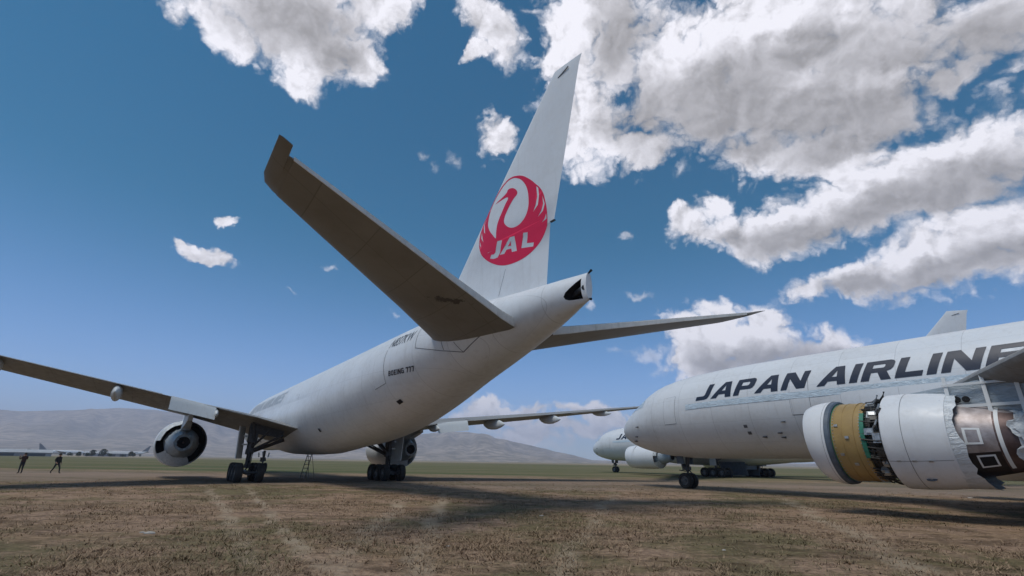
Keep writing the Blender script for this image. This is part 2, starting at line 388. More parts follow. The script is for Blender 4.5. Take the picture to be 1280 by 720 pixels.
SS = [(1.0, 53.6, 59.5, 6.86, .105), (1.8, 54.25, 59.72, 7.00, .105), (2.56, 54.9, 60.0, 7.15, .10), (4.76, 56.7, 60.85, 7.55, .10), (8.76, 59.75, 62.42, 8.29, .10), (10.3, 60.95, 63.02, 8.57, .10)]
WROLL = [0.]
def wl(y, s): return LIFT[0]*(.55 if y < 7 else .35)+(WROLL[0]*max(0, y-4) if s > 0 else 0)
def wstat(y, s=0):
    ys = [a[0] for a in WS]; r_ = [float(np.interp(y, ys, [a[i] for a in WS])) for i in range(1, 6)]; r_[2] += wl(y, s); return r_

def flat_decal(loops, cell, mapper, name, mt, parent):
    """outline loops (even-odd filled) -> triangulated, cut into a grid, laid on a surface through mapper(u, v)"""
    cu = bpy.data.curves.new('tmp', 'CURVE'); cu.dimensions = '2D'; cu.fill_mode = 'BOTH'
    for lp in loops:
        spn = cu.splines.new('POLY'); spn.points.add(len(lp)-1); spn.use_cyclic_u = True
        for i, (a, b) in enumerate(lp): spn.points[i].co = (a, b, 0, 1)
    ob = bpy.data.objects.new('tmp', cu); C.objects.link(ob)
    return _decal_from(ob, cu, cell, mapper, name, mt, parent)
def text_decal(body, size, slant, stretch, bold, cell, mapper, name, mt, parent):
    cu = bpy.data.curves.new('tmp', 'FONT'); cu.body = body; cu.size = size; cu.shear = slant; cu.offset = bold; cu.resolution_u = 3
    ob = bpy.data.objects.new('tmp', cu); C.objects.link(ob)
    return _decal_from(ob, cu, cell, lambda u, v: mapper(u*stretch, v), name, mt, parent)
def _decal_from(ob, cu, cell, mapper, name, mt, parent):
    dg = bpy.context.evaluated_depsgraph_get(); dg.update()
    me = bpy.data.meshes.new_from_object(ob.evaluated_get(dg))
    bpy.data.objects.remove(ob); bpy.data.curves.remove(cu)
    bm = bmesh.new(); bm.from_mesh(me)
    for ax in (0, 1):
        cs = [v.co[ax] for v in bm.verts]
        if not cs: continue
        q = math.floor(min(cs)/cell)*cell+cell
        while q < max(cs):
            no = Vector((1, 0, 0)) if ax == 0 else Vector((0, 1, 0))
            bmesh.ops.bisect_plane(bm, geom=bm.verts[:]+bm.edges[:]+bm.faces[:], plane_co=no*q, plane_no=no)
            q += cell
    for v in bm.verts: v.co = mapper(v.co.x, v.co.y)
    me.materials.clear(); bm.to_mesh(me); bm.free(); me.materials.append(mt); me.name = name
    me.shade_smooth()
    o = bpy.data.objects.new(name, me); C.objects.link(o)
    if parent: o.parent = parent
    return o

GL = {
 'J': (.90, [[(.56,1),(.90,1),(.90,.30),(.87,.15),(.78,.04),(.62,0),(0,0),(0,.23),(.46,.23),(.53,.26),(.56,.34)]]),
 'A': (1.32, [[(0,0),(.60,1),(1.02,1),(1.32,0),(.95,0),(.89,.2),(.48,.2),(.37,0)], [(.60,.42),(.83,.42),(.76,.76)]]),
 'P': (1.14, [[(0,0),(0,1),(.92,1),(1.06,.95),(1.14,.83),(1.14,.50),(1.06,.37),(.92,.32),(.34,.32),(.34,0)], [(.34,.55),(.74,.55),(.80,.60),(.80,.73),(.74,.78),(.34,.78)]]),
 'N': (1.24, [[(0,0),(0,1),(.44,1),(.92,.42),(.92,1),(1.24,1),(1.24,0),(.82,0),(.32,.6),(.32,0)]]),
 'I': (.34, [[(0,0),(0,1),(.34,1),(.34,0)]]),
 'R': (1.2, [[(0,0),(0,1),(.96,1),(1.1,.95),(1.18,.84),(1.18,.58),(1.1,.46),(.96,.41),(1.22,0),(.82,0),(.6,.38),(.34,.38),(.34,0)], [(.34,.6),(.78,.6),(.83,.65),(.83,.74),(.78,.79),(.34,.79)]]),
 'L': (1.0, [[(0,0),(0,1),(.34,1),(.34,.24),(1.0,.24),(1.0,0)]]),
 'E': (1.05, [[(0,0),(0,1),(1.05,1),(1.05,.78),(.34,.78),(.34,.61),(.95,.61),(.95,.4),(.34,.4),(.34,.22),(1.05,.22),(1.05,0)]]),
 'S': (1.08, [[(0,0),(0,.24),(.7,.24),(.74,.27),(.74,.35),(.7,.38),(.22,.38),(.08,.43),(0,.55),(0,.83),(.08,.95),(.22,1),(1.05,1),(1.05,.78),(.38,.78),(.34,.75),(.34,.65),(.38,.61),(.86,.61),(1.0,.56),(1.08,.44),(1.08,.17),(1.0,.05),(.86,0)]]),
}
GL.update({
 'B': (1.1, [[(0,0),(0,1),(.85,1),(1.02,.92),(1.04,.64),(.92,.52),(1.06,.42),(1.08,.12),(.9,0)], [(.32,.2),(.74,.2),(.74,.4),(.32,.4)], [(.32,.6),(.7,.6),(.7,.79),(.32,.79)]]),
 'O': (1.12, [[(.2,0),(0,.16),(0,.84),(.2,1),(.92,1),(1.12,.84),(1.12,.16),(.92,0)], [(.34,.22),(.78,.22),(.78,.78),(.34,.78)]]),
 'G': (1.12, [[(.2,0),(0,.16),(0,.84),(.2,1),(1.1,1),(1.1,.78),(.34,.78),(.34,.22),(.8,.22),(.8,.4),(.6,.4),(.6,.6),(1.12,.6),(1.12,0)]]),
 '7': (.95, [[(0,.76),(0,1),(.98,1),(.98,.78),(.52,0),(.16,0),(.62,.76)]]),
 '8': (1.0, [[(.15,0),(0,.12),(0,.44),(.08,.52),(.02,.6),(.02,.88),(.15,1),(.85,1),(.98,.88),(.98,.6),(.92,.52),(1.0,.44),(1.0,.12),(.85,0)], [(.27,.17),(.73,.17),(.73,.42),(.27,.42)], [(.29,.61),(.71,.61),(.71,.83),(.29,.83)]]),
 '3': (1.0, [[(0,0),(0,.2),(.7,.2),(.7,.4),(.25,.4),(.25,.6),(.7,.6),(.7,.8),(0,.8),(0,1),(.85,1),(1,.88),(1,.6),(.9,.5),(1,.4),(1,.12),(.85,0)]]),
 'K': (1.1, [[(0,0),(0,1),(.3,1),(.3,.62),(.72,1),(1.1,1),(.58,.52),(1.14,0),(.74,0),(.36,.36),(.3,.3),(.3,0)]]),
 'W': (1.5, [[(.22,0),(0,1),(.3,1),(.42,.42),(.62,1),(.88,1),(1.08,.42),(1.2,1),(1.5,1),(1.28,0),(.94,0),(.75,.55),(.56,0)]]),
})
def words(txt, H, wx, slant, gap, space):
    lp = []; cx = 0
    for ch in txt:
        if ch == ' ': cx += space*H*wx; continue
        wd, L = GL[ch]
        for l_ in L: lp.append([(cx+(x*wx+slant*z)*H, z*H) for x, z in l_])
        cx += (wd+gap)*H*wx
    return lp
LOGO = dict(
 outer=[(58.38,14.55),(58.9,14.3),(59.45,13.83),(59.82,13.41),(60.08,13.1),(60.28,12.71),(60.37,12.34),(60.44,11.99),(60.47,11.60),(60.46,11.22),(60.31,10.87),(60.06,10.56),(59.72,10.33),(59.27,10.16),(58.75,10.07),(58.09,10.08),(57.46,10.2),(56.85,10.46),(56.27,10.83),(55.79,11.26),(55.49,11.77),(55.38,12.29),(55.42,12.77),(55.59,13.2),(55.85,13.51),(56.16,13.87),(56.54,14.24),(57.04,14.53),(57.6,14.67),(58.03,14.65)],
 inner=[(58.38,14.44),(58.79,14.15),(59.1,13.74),(59.27,13.31),(59.32,12.87),(59.3,12.51),(59.18,12.2),(58.99,11.99),(58.72,11.85),(58.38,11.82),(58.04,11.92),(57.74,12.14),(57.56,12.41),(57.61,12.66),(57.78,12.9),(58.01,13.14),(58.29,13.36),(58.5,13.46),(58.54,13.59),(58.43,13.78),(58.22,13.95),(57.98,14.05),(57.78,14.05),(57.69,13.93),(57.26,13.84),(56.69,13.77),(57.33,13.72),(57.75,13.67),(57.84,13.54),(57.64,13.35),(57.41,13.06),(57.18,12.77),(57.01,12.45),(56.96,12.07),(56.94,11.77),(56.71,12.01),(56.38,12.39),(56.16,12.8),(56.14,13.13),(56.21,13.51),(56.42,13.91),(56.8,14.24),(57.3,14.49),(57.79,14.59),(58.15,14.53)],
 cuts=[[(57.07,11.58),(57.44,11.5),(57.27,10.89),(57.1,10.72),(56.81,10.74),(56.5,10.86),(56.6,11.03),(56.8,10.98),(56.92,11.05)],
  [(57.26,10.80),(58.02,11.44),(58.34,11.38),(58.49,10.59),(58.15,10.65),(58.1,10.84),(57.76,10.9),(57.6,10.74)],
  [(57.85,11.03),(58.08,10.99),(58.06,11.23)],
  [(58.94,11.32),(59.23,11.24),(59.16,10.74),(59.6,10.62),(59.56,10.44),(58.79,10.62)],
  [(59.84,13.3),(59.88,12.75),(59.77,12.37),(59.6,12.09),(59.92,12.33),(60.0,12.78),(59.96,13.16)],
  [(60.2,12.66),(60.24,12.25),(60.12,11.95),(59.88,11.72),(60.22,11.90),(60.34,12.2)],
  [(60.41,11.7),(60.31,11.50),(60.12,11.36),(60.42,11.44)],
  [(55.80,13.32),(55.68,13.0),(55.80,12.56),(55.95,12.42),(55.78,12.98)],
  [(55.52,12.7),(55.57,12.3),(55.85,11.97),(55.68,12.36)],
  [(55.45,12.17),(55.51,11.92),(55.65,11.75),(55.57,12.0)]])

def strip(pts_fn, n, w0, w1, off):
    pass
def patch(mb, x0, x1, a0, a1, off, nx=8, na=8):
    """a piece of skin that follows the fuselage between two stations and two angles"""
    rings = [[fus_pt(x0+(x1-x0)*i/nx, a0+(a1-a0)*j/na, off) for j in range(na+1)] for i in range(nx+1)]
    mb.loft(rings, (False, False), False)
def ang(x, z):
    t, b = f_top(x)+lift(x), f_bot(x)+lift(x); return math.asin(max(-1, min(1, (z-(t+b)/2)/((t-b)/2))))

def wheel(mb, c, r, wd, n=28):
    """tyre (material 0) and rim (material 1) about the y axis"""
    h = wd/2
    mb.mi = 0; mb.lathe([(-h*.72, r*.56), (-h*.95, r*.66), (-h, r*.82), (-h*.85, r*.94), (-h*.55, r), (h*.55, r), (h*.85, r*.94), (h, r*.82), (h*.95, r*.66), (h*.72, r*.56)], c, 'y', n)
    mb.mi = 1
    for s_ in (-1, 1):
        mb.lathe([(s_*h*.70, r*.575), (s_*h*.78, r*.52), (s_*h*.35, r*.46), (s_*h*.35, r*.24), (s_*h*.75, r*.2), (s_*h*.75, .005)], c, 'y', n)
    mb.mi = 0

def main_gear(parent, side, doors=True):
    y = -5.48*side; x = 31.9
    g = MB(); zt = 4.3
    g.tube([(x, y, .95), (x, y, 2.2)], .15, 14); g.tube([(x, y, 1.9), (x+.1, y-.05*side, zt)], .24, 16)
    g.tube([(x, y, 2.0), (x-.1, y+2.3*side, 3.0)], .10); g.tube([(x+.1, y, 2.1), (x+.3, y+2.2*side, 3.1)], .06)
    g.tube([(x, y, 2.1), (x-2.6, y+.2*side, 3.7)], .11); g.tube([(x, y, 2.3), (x+1.9, y+.8*side, 3.55)], .085)
    g.tube([(x-1.5, y, .68), (x+1.5, y, .62)], .16, 12)
    g.tube([(x+.28, y, 2.0), (x+.62, y, 1.5), (x+.28, y, .95)], .07, 8)
    g.tube([(x-.2, y+.12, 1.2), (x-.9, y+.1, .8)], .05, 8)
    for dy, dz in ((.14, .1), (-.16, .0), (.2, -.1)): g.tube([(x+.18, y+dy, 1.0), (x+.25, y+dy, 2.2+dz), (x+.1, y+dy*1.3, 3.2)], .025, 6)
    g.box((x, y, 2.1), (.5, .5, .35)); g.box((x+.05, y, 1.1), (.4, .34, .3))
    g.box((x+.35, y+1.15*side, 3.62), (.14, 1.9, .75), (R(-8*side), 0, 0)); g.tube([(x+.1, y+.1*side, 2.2), (x+1.3, y+1.9*side, 3.3)], .09); g.tube([(x+.9, y-.2*side, 4.2), (x+.5, y+.1*side, 2.9)], .10); g.box((x+.25, y, 3.4), (.55, .62, 1.3))
    go = g.build('main_gear', M['gearm'], parent)
    for i in (-1, 0, 1):
        g = MB(); g.tube([(x+i*1.45, y-.75, .66), (x+i*1.45, y+.75, .66)], .09, 10)
        g.build('axle', M['gearm'], go)
        for s_ in (-1, 1):
            mb = MB(); wheel(mb, (0, 0, 0), .665, .52)
            wo = mb.build('wheel', [M['rubber'], M['rim']], go); wo.location = (x+i*1.45, y+s_*.70, .655)
    if doors:
        d = MB(); d.box((x+.05, y-.72*side, 2.75), (1.5, .07, 2.3), (R(3*side), 0, R(-22*side))); d.box((x+.05, y-.42*side, 2.6), (.12, .4, .12)); d.box((x+.05, y-.42*side, 3.2), (.12, .4, .12))
        d.build('gear_door', M['lightgrey'], go)
    return go
def nose_gear(parent):
    x = 5.9; g = MB()
    g.tube([(x, 0, .62), (x+.02, 0, 1.35)], .085, 12); g.tube([(x+.02, 0, 1.2), (x+.12, 0, 2.5)], .15, 14)
    g.tube([(x+.05, 0, 1.45), (x-1.1, 0, 2.35)], .07, 8); g.tube([(x, -.42, .57), (x, .42, .57)], .08, 10)
    g.tube([(x+.15, 0, 1.3), (x+.45, 0, 1.0), (x+.1, 0, .62)], .045, 8)
    g.box((x-.05, 0, 1.42), (.34, .62, .26)); g.box((x-.2, -.2, 1.62), (.16, .2, .2)); g.box((x-.2, .2, 1.62), (.16, .2, .2))
    g.tube([(x-.1, .0, 1.2), (x-.55, -.25, 1.28)], .04, 6)
    go = g.build('nose_gear', M['gearm'], parent)
    for s_ in (-1, 1):
        mb = MB(); wheel(mb, (0, 0, 0), .555, .36); wo = mb.build('wheel', [M['rubber'], M['rim']], go); wo.location = (x, s_*.34, .55)
        d = MB(); d.box((x-.15, s_*.55, 2.0), (.62, .04, .55), (R(-8*s_), 0, 0)); d.build('gear_door', M['bluegrey'], go)
    return go

def pylon(parent, eng, s, xe, mt):
    yw = 9.6; st = wstat(yw); le, z = st[0], st[2]; rings = []
    for (x, zb, zt, hw) in [(xe+1.6, 4.1, 4.32, .06), (xe+2.6, 4.0, 4.62, .26), (xe+4.2, 3.7, 4.95, .30), (le+.4, 3.6, z+.25, .32), (le+2.0, 3.7, z+.1, .30), (le+4.4, z-.7, z-.1, .16)]:
        rings.append([(x, -s*yw-hw, zb), (x, -s*yw+hw, zb), (x, -s*yw+hw*.8, zt), (x, -s*yw-hw*.8, zt)])
    MB().loft(rings).build('pylon', mt, eng, sharp=50)
def engine(parent, s, zc=2.7, rad=1.85, style='covered'):
    y = -s*9.6; c = (0, y, zc); k = rad; x0 = 19.4
    core = MB()
    core.lathe([(x0+1.2, .02), (x0+1.5, .25), (x0+2.0, .45), (x0+2.0, k*.78)], c)       # spinner and fan face
    core.lathe([(24.2, k*.62), (25.6, k*.60), (26.4, k*.50), (27.3, k*.36), (27.25, k*.31), (26.3, k*.30)], c)
    core.lathe([(26.3, k*.30), (26.9, k*.20), (27.6, k*.03), (27.62, .0)], c)
    eng = core.build('engine', M['burnt'], parent)
    MB().lathe([(x0+2.0, k*.80), (x0+1.0, k*.80), (x0+.35, k*.80), (x0+.08, k*.83), (x0, k*.875), (x0+.06, k*.915), (x0+.35, k*.955), (x0+1.0, k*.99), (x0+1.9, k)], c, shear=.06, n=56).build('inlet_cowl', M['cowl'], eng)
    MB().lathe([(x0+1.92, k), (22.6, k*1.0), (24.2, k*.99), (25.3, k*.955), (25.28, k*.93), (23.8, k*.93), (22.5, k*.88)], c, n=56).build('fan_cowl', M['cowl'], eng)
    if style == 'covered':
        # crumpled white plastic bag taped over the back of the engine, torn open
        rr = random.Random(int(s+5)); rings = []
        for (x, r) in [(24.9, k*.66), (25.5, k*.63), (26.0, k*.58), (26.6, k*.50), (27.2, k*.41), (27.6, k*.34), (27.62, k*.22)]:
            rings.append([(x+rr.uniform(-.06, .06), y+math.cos(q)*r*(1+rr.uniform(-.05, .05)), zc+math.sin(q)*r*(1+rr.uniform(-.05, .05))) for q in [2*math.pi*j/30 for j in range(30)]])
        MB().loft(rings, (False, False)).build('plastic_cover', M['wrapdim'], eng)
        fl = MB(); rings = []
        for i in range(9):
            q = math.pi*(1.16+.5*i/8)
            rings.append([(25.3+t*.5, y+math.cos(q)*(k*.95-t*.62), zc+math.sin(q)*(k*.95-t*.62)+rr.uniform(-.05, .05)) for t in (0, .25, .5, .75, 1)])
        fl.loft(rings, (False, False), False); rings = []
        for i in range(9):
            q = math.pi*(.55+.42*i/8)
            rings.append([(25.3+t*.4, y+math.cos(q)*(k*.96-t*.30), zc+math.sin(q)*(k*.96-t*.30)+rr.uniform(-.05, .05)) for t in (0, .3, .6, 1)])
        fl.loft(rings, (False, False), False); fl.build('torn_plastic', M['wrap'], eng)
        MB().lathe([(27.5, .0), (27.64, .22), (27.7, .38), (27.62, .44), (27.4, .40)], c).build('dark_exhaust_hole', M['black'], eng)  # black dish; the darkness of the open exhaust is put into its colour
    dk = MB(); dk.lathe([(24.0, k*.60), (24.0, k*.93)], c); dk.build('fan_duct', M['black'], eng)
    pylon(parent, eng, s, x0, M['lightgrey'])
    return eng

def open_engine(parent, s=1, zc=2.66, k=1.62):
    """engine with the fan cowl off: tan fan case, green rings, pipework, then the white reverser and the wrapped core"""
    y = -s*9.6; c = (0, y, zc); x0 = 19.9; rr = random.Random(3)
    core = MB(); core.lathe([(x0+.9, .02), (x0+1.2, .35), (x0+1.5, .5), (x0+1.5, k*.8)], c)
    core.lathe([(x0+3.9, k*.80), (x0+4.7, k*.80), (x0+5.3, k*.74), (x0+6.2, k*.62), (x0+7.1, k*.50), (x0+7.1, k*.42)], c, n=48)
    eng = core.build('engine', M['steel'], parent)
    MB().lathe([(x0+1.12, k*.80), (x0+.8, k*.77), (x0+.55, k*.77), (x0+.28, k*.79), (x0+.2, k*.83), (x0+.23, k*.88), (x0+.4, k*.935), (x0+.7, k*.98), (x0+1.05, k)], c, n=64, shears=[0, .03, .06, .10, .11, .11, .08, .04, 0]).build('inlet_cowl', M['cowl'], eng)
    MB().lathe([(x0+1.04, k*.992), (x0+1.20, k*.985), (x0+1.24, k*.95), (x0+1.2, k*.86), (x0+1.10, k*.82)], c, n=64).build('inlet_bulkhead', M['bluegrey'], eng)
    MB().lathe([(x0+1.12, k*.80), (x0+1.22, k*.90), (x0+1.3, k*.915), (x0+2.35, k*.90), (x0+2.35, k*.80)], c, n=64).build('fan_case', M['tan'], eng)
    MB().lathe([(x0+1.245, k*.90), (x0+1.245, k*.922), (x0+1.26, k*.922), (x0+1.275, k*.90)], c, n=64).build('green_flange', M['green'], eng)
    MB().lathe([(x0+2.28, k*.89), (x0+2.28, k*.945), (x0+2.42, k*.945), (x0+2.42, k*.84)], c, n=64, a0=R(140), a1=R(205)).build('green_flange', M['green'], eng)
    rbx = MB()
    for xr in (x0+1.62, x0+2.02): rbx.lathe([(xr, k*.89), (xr, k*.918), (xr+.02, k*.918), (xr+.02, k*.89)], c, n=64)
    rbx.build('case_rib', M['tan'], eng, sharp=20)
    bl = MB()
    for j in range(70):
        q = 2*math.pi*j/70; bl.box((x0+1.33, y+math.cos(q)*k*.918, zc+math.sin(q)*k*.918), (.03, .03, .03), (q, 0, 0)); bl.box((x0+2.24, y+math.cos(q)*k*.906, zc+math.sin(q)*k*.906), (.03, .03, .03), (q, 0, 0))
    bl.build('flange_bolts', M['alu'], eng, smooth=False)
    for qd, dx_ in ((158, 1.45), (176, 1.8), (200, 1.5), (215, 1.85)):
        q = R(qd); bk = MB(); bk.box((x0+dx_, y+math.cos(q)*k*.925, zc+math.sin(q)*k*.925), (.13, .035, .09), (q, 0, 0)); bk.build('case_bracket', M['alu'], eng, smooth=False)
    ln = MB()
    for (xa, xb, qa, qb) in ((x0+3.02, x0+4.8, 206, 206.5), (x0+3.62, x0+3.635, 100, 300), (x0+.95, x0+.96, 60, 330)):
        rr3 = []
        for i in range(5):
            x = xa+(xb-xa)*i/4; r = float(np.interp(x-x0, [.7, 1.05, 3.0, 3.5, 4.2, 4.85], [k*.98, k, k*1.035, k*1.04, k*1.02, k*.975]))+.006
            rr3.append([(x, y+math.cos(R(qa+(qb-qa)*j/40))*r, zc+math.sin(R(qa+(qb-qa)*j/40))*r) for j in range(41)])
        ln.loft(rr3, (False, False), False)
    ln.build('cowl_seam', M['seam'], eng)
    for i, xl in enumerate((3.3, 3.75, 4.2)):
        q = R(206.2); lt = MB(); r = k*1.036; lt.box((x0+xl, y+math.cos(q)*r, zc+math.sin(q)*r), (.12, .03, .06), (q, 0, 0)); lt.build('cowl_latch', M['alu'], eng, smooth=False)
    MB().lathe([(x0+2.35, k*.84), (x0+3.4, k*.80)], c, n=48).build('gearbox_casing', M['pipe'], eng)
    for i in range(9):      # boxes and ducts bolted round the case, each of them its own shape
        q = R(112+i*14+rr.uniform(-4, 4)); r = k*.90; x = x0+2.62+rr.uniform(-.05, .22)
        pos = Vector((x, y+math.cos(q)*r, zc+math.sin(q)*r)); b = MB()
        d = (rr.uniform(.16, .34), rr.uniform(.16, .28), rr.uniform(.18, .36))
        b.box(pos, d, (q, 0, 0)); b.box(pos+Vector((.02, math.cos(q)*.1, math.sin(q)*.1)), (d[0]*.6, d[1]*.5, d[2]*.5), (q, 0, .3))
        b.tube([pos+Vector((.1, 0, .1)), pos+Vector((.25, math.cos(q)*.1, .25)), pos+Vector((.3, 0, .42))], .035, 7)
        b.build('accessory_box', M['alu'] if i % 3 else M['pipe'], eng, sharp=30)
    p = MB()
    for i in range(46):
        q = R(rr.uniform(70, 250)); r = k*rr.uniform(.88, .955); x = x0+2.42+rr.uniform(0, .7); pts = []
        for j in range(6):
            pts.append((x+rr.uniform(-.05, .05)+.02*j, y+math.cos(q+j*.09)*r, zc+math.sin(q+j*.09)*r))
        p.tube(pts, rr.uniform(.012, .035), 6)
    for i in range(26):
        q = R(rr.uniform(80, 245)); r = k*rr.uniform(.88, .96)
        p.tube([(x0+2.3, y+math.cos(q)*r, zc+math.sin(q)*r), (x0+2.8, y+math.cos(q+.05)*(r+.03), zc+math.sin(q+.05)*(r+.03)), (x0+3.4, y+math.cos(q+.02)*r, zc+math.sin(q+.02)*r)], rr.uniform(.014, .04), 6)
    p.build('pipework', M['pipe'], eng)
    MB().lathe([(x0+2.98, k*.86), (x0+2.96, k*1.0), (x0+3.0, k*1.035), (x0+3.5, k*1.04), (x0+4.2, k*1.02), (x0+4.85, k*.975), (x0+4.85, k*.94), (x0+4.2, k*.93)], c, n=72).build('reverser_cowl', M['cowl'], eng)
    o = MB(); o.lathe([(-.015, .02), (-.012, .075), (.0, .09), (.015, .09)], (0, 0, 0), 'y', 16)
    oo = o.build('drain_port', M['seam'], eng); q = R(232); oo.location = (x0+3.95, y+math.cos(q)*k*1.03, zc+math.sin(q)*k*1.03); oo.rotation_euler = (R(-50), 0, 0); oo.scale = (1.7, 1, 1)
    # plastic skirt taped over the trailing edge of the cowl, its free edge torn
    rings = []
    for j in range(49):
        q = 2*math.pi*j/48+R(60); L = .28+.22*abs(math.sin(q*2.3))+rr.uniform(-.08, .12); low = max(0, -math.sin(q))
        rings.append([(x0+4.72+t*(L*.8+.30*low), y+math.cos(q)*k*(.985-.06*t-rr.uniform(0, .02))*(1-(.0)*t), zc+math.sin(q)*k*(.985-.05*t*(1-low)+rr.uniform(-.008, .008)-.0)) for t in (0, .2, .45, .7, 1)])
    MB().loft(rings, (False, False), False).build('plastic_skirt', M['wrap'], eng)
    # core cowl panels: taped service hatches, tape hoops, stained aft barrel, wrapped nozzle
    def cr(x): return float(np.interp(x-x0, [3.9, 4.7, 5.3, 6.2, 7.1], [k*.80, k*.80, k*.74, k*.62, k*.50]))
    def on(x, qd, off=.01): q = R(qd); r = cr(x)+off; return Vector((x, y+math.cos(q)*r, zc+math.sin(q)*r))
    def pat(mb, xa, xb, qa, qb, off, n=6): mb.loft([[on(xa+(xb-xa)*i/n, qa+(qb-qa)*j/n, off) for j in range(n+1)] for i in range(n+1)], (False, False), False)
    def frame(xa, xb, qa, qb, wq, wx, inner, name='taped_hatch'):
        t = MB(); t.mi = 1; pat(t, xa, xb, qa, qb, .010); t.mi = 0
        pat(t, xa, xa+wx, qa, qb, .018); pat(t, xb-wx, xb, qa, qb, .018); pat(t, xa+wx, xb-wx, qa, qa+wq, .018); pat(t, xa+wx, xb-wx, qb-wq, qb, .018)
        t.build(name, [M['tape'], inner], eng)
    frame(x0+5.15, x0+5.58, 165, 190, 3, .07, M['steel']); frame(x0+5.3, x0+5.75, 207, 230, 3, .05, M['black'])
    for xa, qa, qb in ((x0+5.95, 110, 240), (x0+6.4, 120, 238), (x0+6.85, 120, 230)):
        t = MB(); pat(t, xa, xa+.10, qa, qb, .016, 14); t.build('tape_hoop', M['tape'], eng)
    t = MB(); pat(t, x0+4.75, x0+5.9, 203, 335, .005, 16); t.build('lower_core_panel', M['darkmetal'], eng)  # near-black skin over the lower side of the core
    t = MB(); pat(t, x0+5.9, x0+7.1, 130, 330, .006, 16); t.build('aft_barrel', M['burnt'], eng)
    rings = []
    for (x, r) in [(x0+6.45, .86), (x0+6.7, .98), (x0+7.1, .92), (x0+7.5, .76), (x0+7.8, .5)]:
        rings.append([(x+rr.uniform(-.05, .05), y+math.cos(q)*r*(1+rr.uniform(-.06, .06)), zc+math.sin(q)*r*(1+rr.uniform(-.06, .06))) for q in [2*math.pi*j/26 for j in range(26)]])
    MB().loft(rings, (False, True)).build('nozzle_wrap', M['wrap'], eng)
    rings = []
    for i in range(12):
        x = x0+6.35+.75*i/11
        rings.append([on(x+rr.uniform(-.04, .04)+.12*math.sin(j*.9), 128+(92*j/14)*(1-.18*i/11), .05+rr.uniform(0, .09)) for j in range(15)])
    MB().loft(rings, (False, False), False).build('crumpled_sheet', M['wrap'], eng)
    # pylon, shrouded in taped plastic sheet
    st = wstat(9.6); rings = []
    for (x, zb, zt, hw) in [(x0+2.6, 4.05, 4.2, .1), (x0+4.0, 3.9, 4.35, .34), (x0+5.6, 3.5, 4.55, .46), (x0+7.4, 3.35, 4.8, .56), (x0+9.2, 3.3, 5.0, .6), (x0+11, 3.7, 5.0, .5), (x0+13, 4.3, 4.9, .3)]:
        rings.append([(x, y+hw*u, zb+(zt-zb)*v) for u, v in ((-.9, 0), (-1, .3), (-1, .7), (-.85, 1), (.85, 1), (1, .7), (1, .3), (.9, 0))])
    py = MB().loft(rings).build('pylon', M['wrapdim'], eng, sharp=50)
    t = MB()
    for xa in (x0+4.9, x0+5.9, x0+6.7, x0+7.6): t.box((xa, y-.60, 4.0), (.11, .03, 1.5), (R(-4), 0, 0))
    t.box((x0+6.6, y-.61, 3.72), (3.6, .03, .10)); t.box((x0+6.6, y-.60, 4.45), (3.6, .03, .08)); t.build('tape_strip', M['tape'], eng)
    for dx in (0, .24):
        MB().lathe([(0, .005), (0, .10), (.02, .11)], (x0+5.1+dx, y-.56, 3.95), 'y', 14).build('vent_hole', M['black'], eng)
    return eng

